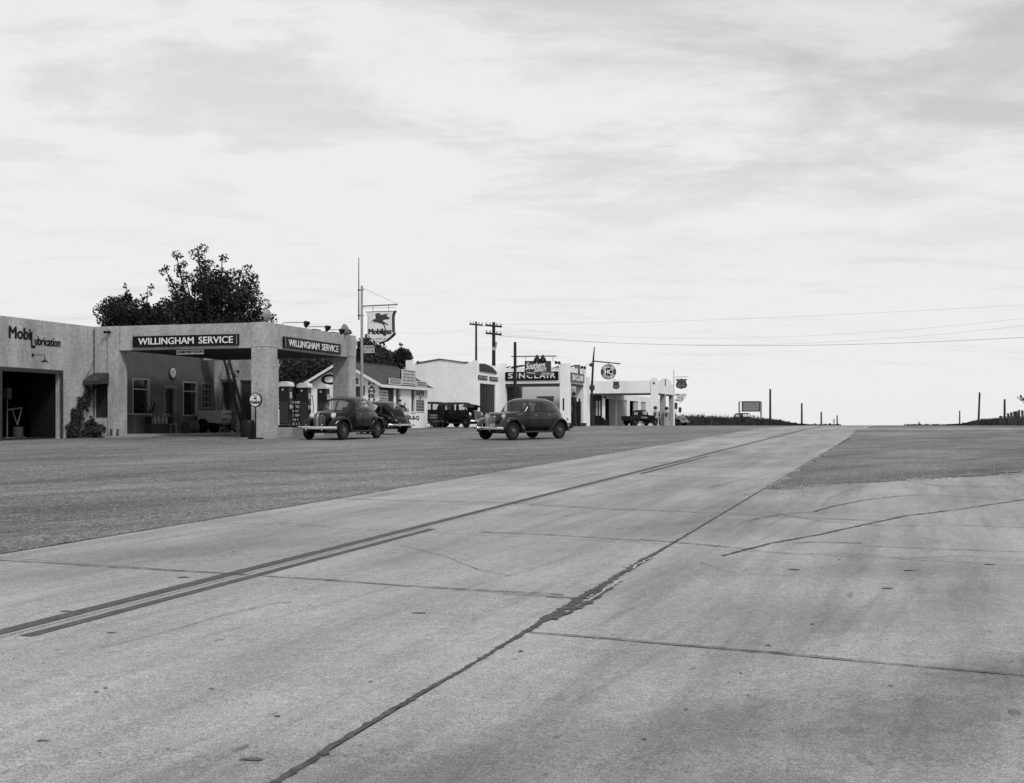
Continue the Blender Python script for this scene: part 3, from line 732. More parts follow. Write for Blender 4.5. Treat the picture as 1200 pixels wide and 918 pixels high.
r = FT(FW, 'hanging_sign', (x0 + x1) / 2, .1, zb_, 'small white LADIES REST ROOM sign hanging under the canopy edge', 'sign')
MB().box(x0, x1, .09, .12, zb_, zt).build('panel', 'cream_board', r)
tfront('LADIES REST ROOM', x0 + .05, x1 - .05, .085, zb_ + .05, zt - .05, 'lettering_black', r, bold=.03)
for xx in (x0 + .15, x1 - .15): MB().box(xx - .01, xx + .01, .1, .11, zt, BB).build('hanger', 'black_paint', r)
# round wall clock
ys, zs = FW.side(201, 0), FW.zl(437, 0, FW.side(201, 0))
r = FT(FW, 'wall_clock', 0, ys, zs, 'round pale clock on the wall above the office door', 'clock')
MB().lathe([(.30, .0), (.30, .09), (.26, .10)], 'x', (.0, ys, zs), 24).build('case', 'dark_grey', r, True)
MB().lathe([(.255, .095), (.25, .105), (0, .106)], 'x', (0, ys, zs), 24).build('dial', 'cream_board', r)
MB().bar((.112, ys, zs), (.112, ys + .08, zs + .14), .02).bar((.112, ys, zs), (.112, ys - .12, zs + .03), .02).build('hand', 'black_paint', r)
# roof lamps along the road side
mat('flood_grey', .24, .5)
labs = ['reflector lamp on the canopy roof, first from the near corner', 'reflector lamp in the middle of the canopy roof edge', 'reflector lamp on the canopy roof, last before the upright disc']
for i, (pa, pb, py) in enumerate(((334, 361, 379.5), (362, 386.5, 384.5), (384, 403, 388))):
    ya = FW.side(pa, gx - .1); z_ = FW.zl(py, gx + 1, ya) + .05
    r = FT(FW, 'roof_lamp', gx - .15, ya, TOP, labs[i], 'lamp', 'reflector lamps along the canopy roof')
    w_ = FW.w(gx - .15, ya); xb = gx - .15 + (pb - pa) / 24.5
    MB().tube([(gx - .5, ya, TOP - .1), (gx - .15, ya, TOP + .12), (xb - .2, ya, z_ + .02), (xb - .12, ya, z_)], .022, 8).build('arm', 'grey_pole', r, True)
    b = MB(); b.lathe([(.05, .0), (.09, -.05), (.17, -.20), (.165, -.21), (.08, -.06)], 'z', (0, 0, 0), 16)
    h = b.build('shade', 'black_paint', r, True); h.location = Vector((xb - .1, ya, z_ + .04)) - OFF[r.name]; h.rotation_euler = (0, R(-50), 0)
    MB().box(gx - .6, gx - .4, ya - .1, ya + .1, TOP - .23, TOP + .02).build('foot', 'black_paint', r)
    ya2 = ya + 1.1
    if i: MB().box(gx - .5, gx - .35, ya2, ya2 + .7, TOP + .004, TOP + .10).build('switch_box', 'black_paint', r)
for (px, py, Y_, rx, rz_, m_, lab) in ((313, 369, .4, .2, .27, 'flood_grey', 'pale upright floodlight disc on the near corner of the canopy roof'), (404, 386.3, 8.0, .17, .28, 'mid_grey', 'dark upright floodlight disc at the far end of the canopy roof')):
    xx = FW.front(px, Y_); zz = FW.zl(py, xx, Y_)
    r = FT(FW, 'floodlight', xx, Y_, TOP, lab, 'floodlight')
    MB().lathe([(0, -.16), (rz_ * .6, -.12), (rz_ * .95, -.03), (rz_, .02), (rz_ * .96, .04), (0, .045)], 'y', (0, 0, 0), 24).build('reflector', m_, r, True).location = Vector((xx, Y_, zz)) - OFF[r.name]
    r.children[0].rotation_euler = (0, 0, R(82 if m_ == 'flood_grey' else 84))
    MB().tube([(xx, Y_, TOP - .24), (xx, Y_, zz - rz_)], .025, 8).build('stem', 'black_paint', r)
# ladder
a = Vector((PX(262.5, 68.4), 68.4, PZ(421.5, 68.4))); c = Vector((PX(286, 65.2), 65.2, g(65.2))); sd_ = Vector((.20, .28, 0))
r = WT('ladder', c, 'tall wooden ladder leaning under the back of the canopy', 'ladder')
for k in (0, 1): MB().bar(sd_ * k, a - c + sd_ * k, .12, .06).build('rail', 'black_paint', r)
n = 15
for i in range(1, n):
    p = (a - c) * (i / n); MB().tube([p, p + sd_], .018, 6).build('rung', 'dark_wood', r)
# things standing under the canopy
def gxy(px, Y): return (PX(px, Y), Y, g(Y))
def porch_z(x, y): return .14
def coolbox():
    x, y = .55, FW.side(168, .9)
    r = FT(FW, 'drinks_cooler', x, y, .14, 'large dark box cooler below the first office window', 'cooler')
    MB().box(.15, .95, y - .85, y + .75, .16, 1.02).build('body', 'dark_grey', r, bevel=.02)
    MB().box(.12, .98, y - .88, y + .78, 1.023, 1.10).build('lid', 'mid_grey', r, bevel=.02)
    MB().box(.2, .9, y - .8, y + .7, .14, .16).build('foot', 'black_paint', r)
coolbox()
y_ = FW.side(184, 1.0)
r = FT(FW, 'bottle_rack', 1.0, y_, .14, 'dark rack holding a row of pale oil bottles beside the cooler', 'bottle rack')
MB().box(.75, 1.25, y_ - .85, y_ + .75, .15, .60).build('cabinet', 'dark_wood', r)
for q_ in (-.88, .76): MB().box(.72, 1.28, y_ + q_, y_ + q_ + .02, .6, .95).build('end_rail', 'black_paint', r)
for i in range(5):
    yy = y_ - .68 + i * .33
    bt = FT(FW, 'oil_bottle', 1.1, yy, .60, ['first', 'second', 'middle', 'fourth', 'last'][i] + ' pale oil bottle along the dark rack counting from the cooler', 'bottle', 'oil bottles in the rack')
    MB().lathe([(.085, .602), (.09, .62), (.09, .84), (.05, .92)], 'z', (1.1, yy, 0), 14).build('glass', 'mid_grey', bt, True)
    MB().lathe([(.05, .921), (.028, .98), (.010, 1.06)], 'z', (1.1, yy, 0), 10).build('spout', 'mid_grey', bt, True)
y_ = FW.side(181, .5)
r = FT(FW, 'potted_plant', .3, y_, .14, 'spiky dark plant in a tall pot between cooler and door', 'plant')
MB().lathe([(.13, .142), (.16, .2), (.2, .55), (.18, .56)], 'z', (.3, y_, 0), 14).build('pot', 'dark_grey', r, True)
b = MB(); rr = random.Random(3)
for i in range(26):
    a_ = rr.uniform(0, 6.28); l_ = rr.uniform(.5, 1.2); e_ = rr.uniform(.15, .45)
    b.bar((.3, y_, .5), (.3 + math.cos(a_) * e_ * .6, y_ + math.sin(a_) * e_ * .6, .5 + l_ * .8), .03, .012).bar((.3 + math.cos(a_) * e_ * .6, y_ + math.sin(a_) * e_ * .6, .5 + l_ * .8), (.3 + math.cos(a_) * e_, y_ + math.sin(a_) * e_, .5 + l_), .05, .012)
b.build('leaves', 'leaf_mid', r)
def chair(name, x, y, rz, lab, m='brown_wood'):
    p = FW.w(x, y, .14); r = WT(name, p, lab, 'chair', None, FW.th + R(rz))
    MB().box(-.22, .22, -.22, .22, .43, .47).build('seat', m, r, bevel=.008)
    for sx in (-1, 1):
        for sy in (-1, 1): MB().bar((sx * .2, sy * .2, 0), (sx * .19, sy * .19, .43 if sy < 0 else .43), .035).build('leg', m, r)
        MB().bar((sx * .19, .2, .47), (sx * .19, .30, .98), .035).build('back_post', m, r)
    for z in (.62, .78, .93): MB().box(-.19, .19, .225 + (z - .47) * .18, .245 + (z - .47) * .18, z - .04, z + .04).build('slat', m, r)
chair('wooden_chair', 1.2, FW.side(200, 1.2), 80, 'slatted wooden chair in front of the office door', 'mid_grey')
chair('wooden_chair', 1.3, FW.side(209.5, 1.3), 60, 'dark wooden chair between the office door and second window')
y_ = FW.side(223, 1.2)
r = FT(FW, 'oil_drum', 1.2, y_, .14, 'dark ribbed drum lying on its side under the second window', 'drum')
MB().lathe([(.0, -.45), (.27, -.45), (.29, -.43), (.28, -.40), (.28, -.16), (.295, -.14), (.28, -.12), (.28, .12), (.295, .14), (.28, .16), (.28, .4), (.29, .43), (.27, .45), (0, .45)], 'y', (1.2, y_, .46), 20).build('shell', 'dark_grey', r, True)
MB().box(.95, 1.45, y_ - .4, y_ - .32, .14, .24).box(.95, 1.45, y_ + .32, y_ + .4, .14, .24).build('cradle', 'brown_wood', r)
# hand cart with spoked wheels
cx, cy = FW.front(252, 8.6), 8.6; gz_ = FW.gz(cx, cy)
p = FW.w(cx, cy, gz_); r = WT('hand_cart', p, 'pale grey two-wheeled hand cart standing behind the pumps lane', 'cart', None, FW.th - .15)
MB().prism([(-.80, .62), (.62, .50), (.80, .95), (.72, 1.18), (-.80, 1.18)], (0, -.40, 0), NX, NZ, (0, .03, 0)).prism([(-.80, .62), (.62, .50), (.80, .95), (.72, 1.18), (-.80, 1.18)], (0, .37, 0), NX, NZ, (0, .03, 0)).box(-.80, -.77, -.37, .37, .62, 1.18).box(.72, .75, -.37, .37, .80, 1.18).box(-.77, .62, -.37, .37, .56, .60).build('tub', 'grey_pole', r)
for sy in (-.48, .48):
    wl = empty('wheel', (-.42, sy, .38), 0, r)
    MB().lathe([(.38, -.03), (.38, .03), (.34, .03), (.34, -.03), (.38, -.03)], 'y', (0, 0, 0), 24).build('tyre', 'tyre', wl)
    MB().lathe([(.06, -.06), (.06, .06)], 'y', (0, 0, 0), 10).build('hub', 'dark_grey', wl)
    for k in range(8): a_ = k * math.pi / 4; MB().bar((.05 * math.cos(a_), 0, .05 * math.sin(a_)), (.35 * math.cos(a_), 0, .35 * math.sin(a_)), .02).build('spoke', 'dark_grey', wl)
MB().bar((-.42, -.46, .38), (-.42, .46, .38), .04).bar((.5, -.3, 0), (.55, -.3, .55), .04).bar((.5, .3, 0), (.55, .3, .55), .04).build('leg', 'dark_grey', r)
MB().tube([(.7, -.3, .95), (1.25, -.3, 1.02)], .02).tube([(.7, .3, .95), (1.25, .3, 1.02)], .02).build('handle', 'dark_wood', r)
p = FW.w(FW.front(267, 9.4), 9.4, FW.gz(2, 9.4)); r = WT('tool_stand', p, 'low dark jack stand with pale feet at the ladder foot', 'stand', None, FW.th)
MB().bar((-.35, -.2, .05), (.3, -.2, .38), .07).bar((.35, .2, .05), (-.3, .2, .38), .07).box(-.3, .3, -.2, .2, .36, .44).build('frame', 'black_paint', r)
for sx in (-.35, .35): MB().ball((sx, -.2, .06), .07).build('foot', 'grey_pole', r)
# drum and round sign at the near pillar
x, Y = PX(291, 56.2), 56.2
r = WT('waste_drum', (x, Y, g(Y)), 'black round drum standing in front of the near pillar', 'drum')
MB().lathe([(.30, 0), (.34, .02), (.36, .30), (.355, .55), (.30, .72), (.27, .80), (.25, .79), (.26, .70)], n=24).build('shell', 'black_paint', r, True)
MB().lathe([(.40, .0), (.45, .0), (.45, .035), (.38, .04)], n=24).build('base_ring', 'grey_pole', r, True)
Y = 55.6; x = PX(299.5, Y)
r = WT('round_sign', (x, Y, g(Y)), 'round white Mobiloil sign on a black post in front of the pillar', 'sign')
zc_ = PZ(469, Y) - g(Y)
MB().tube([(0, 0, 0), (0, 0, zc_ - .28)], .03, 10).build('post', 'black_paint', r)
MB().lathe([(.33, 0), (.33, .05), (0, .06)], n=20).build('base', 'black_paint', r, True)
rd = empty('sign_head', (0, 0, zc_), R(-22), r)
MB().lathe([(.0, .035), (.315, .035), (.325, .0), (.315, -.035), (0, -.035)], 'y', (0, 0, 0), 32).build('rim', 'black_paint', rd, True)
MB().lathe([(.272, -.036), (.268, -.042), (0, -.042)], 'y', (0, 0, 0), 32).build('panel', 'white_paint', rd)
text('Mobiloil', .46, .13, (-.23, -.044, -.15), NX, NZ, 'lettering_black', rd, bold=.015)
PEG = [(.045, .385), (.195, .615), (.31, .66), (.33, .77), (.30, .90), (.36, .97), (.53, .97), (.52, .90), (.47, .86), (.89, .93), (.79, .83), (.95, .69), (.92, .635), (.68, .60), (.63, .54), (.71, .46), (.76, .44), (.88, .33), (.85, .27), (.73, .40), (.72, .31), (.79, .04), (.75, .02), (.69, .27), (.60, .385), (.41, .44), (.31, .50), (.24, .40), (.22, .43), (.26, .54), (.19, .55)]
PEG_OLD = [(.0, .52), (.10, .60), (.17, .66), (.22, .64), (.26, .70), (.31, .76), (.33, .84), (.30, .93), (.34, .93), (.36, .90), (.44, .93), (.47, .88), (.50, .86), (.66, .90), (.86, .93), (.80, .85), (.92, .84), (.84, .77), (.97, .74), (.86, .68), (.97, .64), (.80, .60), (.66, .58), (.72, .54), (.80, .50), (.86, .44), (.90, .36), (.86, .34), (.82, .40), (.74, .47), (.68, .46), (.76, .34), (.79, .18), (.74, .17), (.72, .30), (.62, .42), (.58, .46), (.44, .48), (.36, .50), (.30, .54), (.28, .47), (.24, .40), (.21, .42), (.25, .50), (.26, .56), (.20, .59), (.14, .58), (.03, .46)]
MB().prism([(a_ * .24 - .12, b_ * .16 - .03) for a_, b_ in PEG], (0, -.043, 0), NX, NZ, (0, -.004, 0)).build('emblem', 'lettering_black', rd)
MB().box(-.12, .12, -.047, -.042, .17, .20).build('lettering', 'lettering_black', rd)
# fuel pumps
isx = 8.15
r = FT(FW, 'pump_island', isx, 4.5, FW.gz(isx, 4.5), 'pale stone plinth under the three tall gas pumps', 'pump island')
n_ = 4
for i in range(n_):
    ya = 1.3 + i * 1.65; MB().box(isx - .42, isx + .42, ya + .012, ya + 1.63, FW.gz(isx, ya) - .15, .44).build('block', ['porch', 'mid_grey'][i % 2] if i != 2 else 'porch', r, bevel=.02)
pump = None
pl = ['dark tall gas pump with white domed top nearest the stucco pillar', 'dark gas pump in the middle, Mobilgas disc hanging on its hose side', 'dark gas pump directly behind the bonnet of the parked black sedan']
for i, px in enumerate((335, 357, 379)):
    yy = FW.side(px, isx)
    if pump is None:
        r = WT('gas_pump', FW.w(isx, yy, .44), pl[0], 'gas pump', 'gas pumps under the grey canopy', FW.th)
        MB().box(-.27, .27, -.22, .22, 0, .12).build('base', 'black_paint', r)
        MB().box(-.25, .25, -.20, .20, .122, 1.88).build('cabinet', 'pump_dark', r, bevel=.03)
        for sy in (-1, 1): MB().box(-.21, .21, sy * .203, sy * .212, .2, 1.2).build('door_panel', 'dark_grey', r, bevel=.003)
        for sx in (-1, 1):
            for k in (-.12, 0, .12): MB().box(sx * .252, sx * .262, k - .012, k + .012, .3, 1.6).build('trim', 'dark_grey', r)
        MB().prism([(-.30, 1.885), (.30, 1.885), (.31, 1.98), (.26, 2.07), (.12, 2.12), (-.12, 2.12), (-.26, 2.07), (-.31, 1.98)], (0, -.25, 0), NX, NZ, (0, .50, 0)).build('top_cap', 'white_paint', r, bevel=.012)
        MB().lathe([(.05, -.215), (.05, -.225), (0, -.226)], 'y', (-.05, 0, 1.74), 12).build('dial', 'cream_board', r)
        MB().lathe([(.12, .255), (.11, .27), (0, .272)], 'x', (0, 0, .95), 18).build('emblem_disc', 'white_paint', r)
        MB().tube([(.27, .1, 1.55), (.36, .1, 1.5), (.42, .08, 1.0), (.40, .05, .5), (.33, 0, .35), (.30, -.05, .7), (.28, -.05, 1.1)], .018, 8).build('hose', 'black_paint', r, True)
        MB().bar((.28, -.05, 1.1), (.30, -.05, 1.38), .04).build('nozzle', 'chrome', r)
        MB().box(.255, .262, -.12, .12, 1.35, 1.62).build('meter', 'cream_board', r)
        pump = r
    else:
        r = copy_tree(pump); r['label'] = pl[i]; r.location = FW.w(isx, yy, .44)
yy = FW.side(347, isx + .3)
r = FT(FW, 'placard_stand', isx + .3, yy, .44, 'narrow dark placard with white lettering between the first two pumps', 'sign')
MB().box(isx + .1, isx + .5, yy - .02, yy + .02, .42, 1.75).build('board', 'sign_black', r)
scribble(r, 'x', (isx + .14, yy - .022, .5), .32, 1.2, 'lettering_white', 6, 9)
# vine climbing the garage wall, bush in the corner
def leaves(name, blobs, n, size, m, lab, cat, seed, parent=None, flat=None):
    rr = random.Random(seed); vs = []; fs = []
    tot = sum(b_[3] ** 2 for b_ in blobs)
    for (bx, by, bz, br) in blobs:
        for _ in range(max(6, int(n * br ** 2 / tot))):
            while 1:
                p = Vector((rr.uniform(-1, 1), rr.uniform(-1, 1), rr.uniform(-1, 1)))
                if p.length <= 1: break
            p = p * (br * (.55 + .45 * rr.random()) / max(.35, p.length) * p.length if 0 else br)
            if flat: p = Vector((p.x * flat[0], p.y * flat[1], p.z * flat[2]))
            c = Vector((bx, by, bz)) + p
            a = Vector((rr.gauss(0, 1), rr.gauss(0, 1), rr.gauss(0, 1))).normalized(); b_ = a.cross(Vector((rr.gauss(0, 1), rr.gauss(0, 1), rr.gauss(0, 1)))).normalized()
            s_ = size * rr.uniform(.6, 1.35); k = len(vs)
            vs += [c - a * s_ * .5, c + b_ * s_ * .33, c + a * s_ * .55, c - b_ * s_ * .33]; fs.append((k, k + 1, k + 2, k + 3))
    b = MB(); b.v = [tuple(v) for v in vs]; b.f = fs
    me = bpy.data.meshes.new(name); me.from_pydata(b.v, [], b.f); me.materials.append(M[m])
    o = bpy.data.objects.new(name, me); link(o, parent)
    if lab: tag(o, lab, cat)
    return o
rr = random.Random(2); bl = []
r = FT(FW, 'climbing_vine', .05, FW.side(82, 0), FW.gz(0, -2), 'dark leafy vine climbing slantwise up the wall beside the lubrication bay', 'vine')
for i in range(60):
    t = i / 45; px = 79 + 22 * t + rr.uniform(-1.5, 1.5) * (2.3 - 1.3 * t); y = FW.side(px, .05)
    py = 515 - 50 * t ** .8 + rr.uniform(-4, 4) * (1.4 - t); bl.append((.10, y + rr.uniform(-.3, .3), FW.zl(py, 0, y), rr.uniform(.08, .24) * (1.25 - .5 * t)))
for i in range(7): y = FW.side(rr.uniform(78, 92), .1); bl.append((.2, y, FW.gz(0, y) + rr.uniform(0, .5), rr.uniform(.12, .25)))
leaves('foliage', bl, 2300, .11, 'leaf_vine', None, None, 4, r, flat=(.6, 1.1, 1))
b = MB()
for off in (0, .12, -.15):
    b.tube([(.06, FW.side(80, 0) + off, FW.gz(0, -2)), (.05, FW.side(86, 0) + off, 1.0), (.04, FW.side(93, 0) + off * .5, 1.6), (.03, FW.side(100, 0), 2.1)], .014, 5)
b.build('stem', 'bark', r)
r = FT(FW, 'corner_shrub', .5, -.5, FW.gz(.3, -.6), 'small dark shrub under the hooded window in the corner', 'shrub')
bl = [(.45 + rr.uniform(-.35, .4), -.75 + rr.uniform(-.3, .3), FW.gz(.3, -.6) + rr.uniform(.0, .5) + .12, rr.uniform(.12, .24)) for _ in range(12)] + [(.42, -.7, .75, .1), (.36, -.72, .9, .07), (.55, -.7, .62, .1)]
leaves('foliage', bl, 1700, .10, 'leaf_vine', None, None, 5, r)
MB().tube([(.45, -.7, FW.gz(.3, -.6)), (.42, -.7, .8)], .02, 5).build('stem', 'bark', r)
# equipment just inside the bay
mat('stand_grey', .10, .7)
p = FW.w(-1.2, FW.side(13, -1), 0); r = WT('grease_stand', p + Vector((0, 0, -.05)), 'pale tubular grease stand just inside the lubrication bay', 'stand', None, FW.th)
MB().tube([(0, 0, 0), (0, 0, 2.2)], .03).tube([(0, -.2, .05), (.0, 1.2, .05)], .03).tube([(0, 0, 1.25), (0, .95, 1.35)], .04).tube([(0, .95, 1.35), (0, .65, .6)], .03).tube([(0, .3, 1.3), (0, .65, .6)], .03).build('frame', 'stand_grey', r)
MB().box(-.12, .12, -.15, .15, 1.7, 2.2).build('tank', 'dark_grey', r, bevel=.03)
MB().lathe([(.22, .06), (.22, .5), (.18, .52)], c=(0, .7, 0), n=14).build('bucket', 'dark_grey', r)
p = FW.w(-3.0, FW.side(60, -3), 0); r = WT('parts_shelf', p, 'dim shelf of cans deep inside the lubrication bay', 'shelf', None, FW.th)
for z in (.5, 1.0, 1.5): MB().box(-.2, .2, -.9, .9, z, z + .04).build('shelf_board', 'dark_wood', r)
MB().box(-.2, .2, -.95, -.9, 0, 1.9).box(-.2, .2, .9, .95, 0, 1.9).build('upright', 'dark_wood', r)
# ================================================================== MOBILGAS POLE
Y = 66.0; x = PX(424, Y); th = R(-17.3)
r = WT('sign_pole', (x, Y, g(Y)), 'tall pale pole with a thin dark mast strapped to its top, carrying the Mobilgas shield', 'pole', None, th)
ZG = g(Y); H = PZ(335, Y) - ZG
MB().tube([(0, 0, 0), (0, 0, H)], [.085, .06], 12).build('shaft', 'grey_pole', r, True)
MB().tube([(-.17, 0, PZ(375, Y) - ZG), (-.17, 0, PZ(302, Y) - ZG)], [.04, .02], 8).build('mast', 'dark_grey', r, True)
for py in (340, 370): MB().box(-.22, .10, -.03, .03, PZ(py, Y) - ZG - .03, PZ(py, Y) - ZG + .03).build('strap', 'dark_grey', r)
za = PZ(359, Y) - ZG
MB().tube([(0, 0, za), (1.98, 0, za + .03)], .035, 8).build('arm', 'mid_grey', r, True)
MB().tube([(0, 0, H - .1), (1.98, 0, za + .06)], .010, 5).tube([(.0, 0, za - .10), (1.9, 0, za - .12)], .012, 5).build('stay_wire', 'grey_pole', r)
r = WT('shield_sign', (x, Y, PZ(402.5, Y)), 'white Mobilgas shield with a dark winged horse hanging from the pole arm', 'sign', None, th)
zt = PZ(365.5, Y) - PZ(402.5, Y); x0, x1 = .31, 1.86
sh = [(0, 0 + .28), (.05, .33), (.06, .8), (.04, .91), (-.02, 1.0), (.05, .985), (.5, .995), (.95, .985), (1.02, 1.0), (.96, .91), (.94, .8), (.95, .33), (1, .28), (.88, .17), (.7, .05), (.5, .0), (.3, .05), (.12, .17)]
sc = lambda pts, k=1, dx=0, dz=0: [(x0 + (x1 - x0) * (.5 + (a - .5) * k) + dx, zt * (.5 + (b_ - .5) * k) + dz) for a, b_ in pts]
MB().prism(sc(sh), (0, -.16, 0), NX, NZ, (0, .32, 0)).build('case', 'dark_grey', r)
MB().prism(sc(sh, .955), (0, -.168, 0), NX, NZ, (0, .008, 0)).build('panel', 'white_paint', r)
text('Mobilgas', 1.24, .36, (x0 + .16, -.171, .36), NX, NZ, 'lettering_black', r, bold=.055)
MB().prism([(x0 + .12 + a * 1.26, .28 + b_ * 1.25) for a, b_ in PEG], (0, -.169, 0), NX, NZ, (0, -.012, 0)).build('winged_horse', 'peg', r) if 'peg' in M else None
mat('peg', .06, .6, .15, 6)
MB().prism([(x0 + .14 + a * 1.24, .62 + b_ * .92) for a, b_ in PEG], (0, -.169, 0), NX, NZ, (0, -.012, 0)).build('winged_horse', 'peg', r)
scribble(r, 'x', (x0 + .42, -.170, .14), .72, .12, 'mid_grey', 1, 3)
for xx in (.62, 1.5): MB().box(xx - .01, xx + .01, -.01, .01, zt - .02, za - (PZ(402.5, Y) - ZG)).build('hanger', 'dark_grey', r)
z0, z1 = PZ(414, Y), PZ(405.2, Y)
r = WT('small_sign', (x, Y, z0), 'small pale board with faint lettering bolted to the pole under the Mobilgas shield', 'sign', None, th)
MB().box(.11, .70, -.02, .02, 0, z1 - z0).build('panel', 'cream_board', r)
scribble(r, 'x', (.16, -.022, .03), .5, z1 - z0 - .05, 'dark_grey', 2, 8)

# ================================================================== CAFE
FC = Frame(PX(443.5, 79), 79.0); GC = FC.z
cf = empty('cafe', FC.w(0, 0, 0), FC.th); tag(cf, 'small white gabled cafe with shingle roof and painted lettering on its end wall', 'cafe')
Wd = 4.75; EV = 2.78; AP = 4.08; LN = FC.side(500, 0)
# gable wall (faces camera)
dxa, dxb = FC.front(415.8, 0), FC.front(422, 0); wa, wb = FC.front(425.2, 0), FC.front(427.6, 0)
zw = lambda py: FC.zl(py, -2, 0)
wall_holes(-Wd, 0, -.5, EV, [(dxa, dxb, -.1, zw(453)), (wa, wb, zw(464), zw(452))], (0, 0, 0), NX, (0, .15, 0)).build('wall', 'white_wall', cf)
MB().prism([(-Wd, EV + .002), (0, EV + .002), (-Wd / 2, AP)], (0, .001, 0), NX, NZ, (0, .145, 0)).build('gable', 'white_wall', cf)
MB().box(dxa, dxb, .08, .12, -.1, zw(453)).build('door', 'dark_grey', cf)
MB().box(wa, wb, .08, .10, zw(464), zw(452)).build('pane', 'window_glass', cf)
sx_ = FC.side(461, 0)
sw = [(FC.side(462.8, 0), FC.side(468, 0), FC.zl(477, 0, 3), FC.zl(455.5, 0, 3)), (FC.side(480.7, 0), FC.side(485.6, 0), FC.zl(482.5, 0, 5.5), FC.zl(456.3, 0, 5.5))]
MB().box(-.12, -.02, .16, sx_, -.5, EV).build('wall', 'dark_brick', cf)
for j in range(9):    # clapboards of the dark section
    MB().prism([(-.02, .0), (.015, .0), (-.015, .27)], (0, .16, .25 + j * .275), NX, NZ, (0, sx_ - .17, 0)).build('clapboard', 'dark_brick', cf)
wall_holes(sx_, LN, -.5, EV, sw, (.04, 0, 0), NY, (-.15, 0, 0)).build('wall', 'white_wall', cf)
b = MB(); b.box(-Wd, 0, LN, LN + .15, -.5, EV).box(-Wd, -Wd + .15, .15, LN, -.5, EV); b.build('wall', 'white_wall', cf)
MB().prism([(-Wd, EV + .002), (0, EV + .002), (-Wd / 2, AP)], (0, LN + .001, 0), NX, NZ, (0, .145, 0)).build('gable', 'white_wall', cf)
MB().box(-Wd + .15, -.15, .15, LN, .05, .1).box(-2.6, -2.5, .15, LN, .1, EV).build('floor', 'interior', cf)
for h in sw:
    w = empty('window', (0, 0, 0), 0, cf)
    b = MB(); b.box(-.02, .075, h[0] - .06, h[0] + .02, h[2], h[3]).box(-.02, .075, h[1] - .02, h[1] + .06, h[2], h[3]).box(-.02, .075, h[0] - .06, h[1] + .06, h[3], h[3] + .07).box(-.02, .10, h[0] - .06, h[1] + .06, h[2] - .07, h[2])
    b.build('frame', 'white_paint', w); MB().box(-.08, -.07, h[0], h[1], h[2], h[3]).build('pane', 'window_glass', w)
# roof planes with overhang, bargeboards
ov = .36; sl = (AP - EV) / (Wd / 2); rt = .10
for s_ in (0, 1):
    xe = ov if s_ == 0 else -Wd - ov; ze = EV - ov * sl + .02; xr, zr = -Wd / 2, AP + .03
    for k in range(14):     # courses of shingles
        t0, t1 = k / 14, (k + 1) / 14
        xa, za_ = xe + (xr - xe) * t0, ze + (zr - ze) * t0; xb, zb2 = xe + (xr - xe) * t1, ze + (zr - ze) * t1
        MB().add([(xa, -.42, za_ + rt + .03), (xa, LN + .5, za_ + rt + .03), (xb, LN + .5, zb2 + rt), (xb, -.42, zb2 + rt), (xa, -.42, za_), (xa, LN + .5, za_), (xb, LN + .5, zb2), (xb, -.42, zb2)], [(0, 1, 2, 3), (4, 7, 6, 5), (0, 4, 5, 1), (1, 5, 6, 2), (2, 6, 7, 3), (3, 7, 4, 0)]).build('shingle_course', 'shingle', cf)
    b = MB(); b.prism([(xe, ze - .03), (xr, zr - .03), (xr, zr + rt + .03), (xe, ze + rt + .05)], (0, -.47, 0), NX, NZ, (0, .045, 0)); b.build('bargeboard', 'white_paint', cf)
MB().box(ov - .01, ov + .03, -.42, LN + .5, EV - ov * sl - .03, EV - ov * sl + .14).build('fascia', 'white_paint', cf)
MB().box(-Wd / 2 - .08, -Wd / 2 + .08, -.42, LN + .5, AP + rt + .02, AP + rt + .08).build('ridge_cap', 'shingle', cf)
MB().box(-3.9, -3.5, 2.0, 2.4, 3.2, 4.9).build('chimney', 'dark_brick', cf)
# lettering
c0, c1 = FC.front(377, 0), FC.front(419.6, 0)
tfront('Cafe', c0, c1, -.004, FC.zl(450.5, c0, 0), FC.zl(439.5, c0, 0), 'lettering_black', cf, bold=.07)
hx = FC.front(432, 0), FC.front(439, 0)
for i, ch in enumerate('HAMBURGERS'):
    z_ = FC.zl(447.3 + i * 4.95 + 3.9, hx[0], 0)
    if z_ > .1: tfront(ch, hx[0], hx[1], -.004, z_, z_ + .21, 'lettering_black', cf, bold=.07)
tfront("o", FC.front(388.8, 0), FC.front(391.5, 0), -.004, FC.zl(437, c0, 0), FC.zl(434.5, c0, 0), 'lettering_black', cf, bold=.06)
xs_ = .048
def cside(px): return FC.side(px, .05)
r = board_side(FC, 'wall_sign', .03, cside(444.6), cside(454.3), FC.zl(469.5, 0, .8), FC.zl(457.5, 0, .8), 'pale square sign on the dark clapboard part of the cafe wall', 'sign', 'cream_board', th=.05)
scribble(r, 'y', (.083, cside(445.2), FC.zl(469, 0, .8)), cside(453.5) - cside(445.2), .55, 'dark_grey', 3, 11)
r = board_side(FC, 'wall_sign', .05, cside(470.2), cside(479.2), FC.zl(479, 0, 4.3), FC.zl(456, 0, 4.3), 'tall pale painted panel between the two narrow cafe windows', 'sign', 'white_paint', th=.03)
b = MB(); yb = cside(470.6); b.prism([(0, .8), (.28, 1.1), (.45, .98), (.2, .6), (.55, .6), (.30, .48)], (.085, yb + .15, .55 + .05), NY, NZ, (.008, 0, 0)); b.build('emblem', 'mid_grey', r)
scribble(r, 'y', (.083, yb, .68), cside(478.8) - yb, .62, 'mid_grey', 2, 12)
r = board_side(FC, 'wall_sign', .05, cside(487), cside(496.7), FC.zl(482.3, 0, 7.2), FC.zl(457.5, 0, 7.2), 'cafe poster reading EATS above a dark panel, nearest the white garage', 'sign', 'cream_board', 'white_paint', th=.03)
ya, yb = cside(487.3), cside(496.3); zt_ = FC.zl(457.5, 0, 7.2)
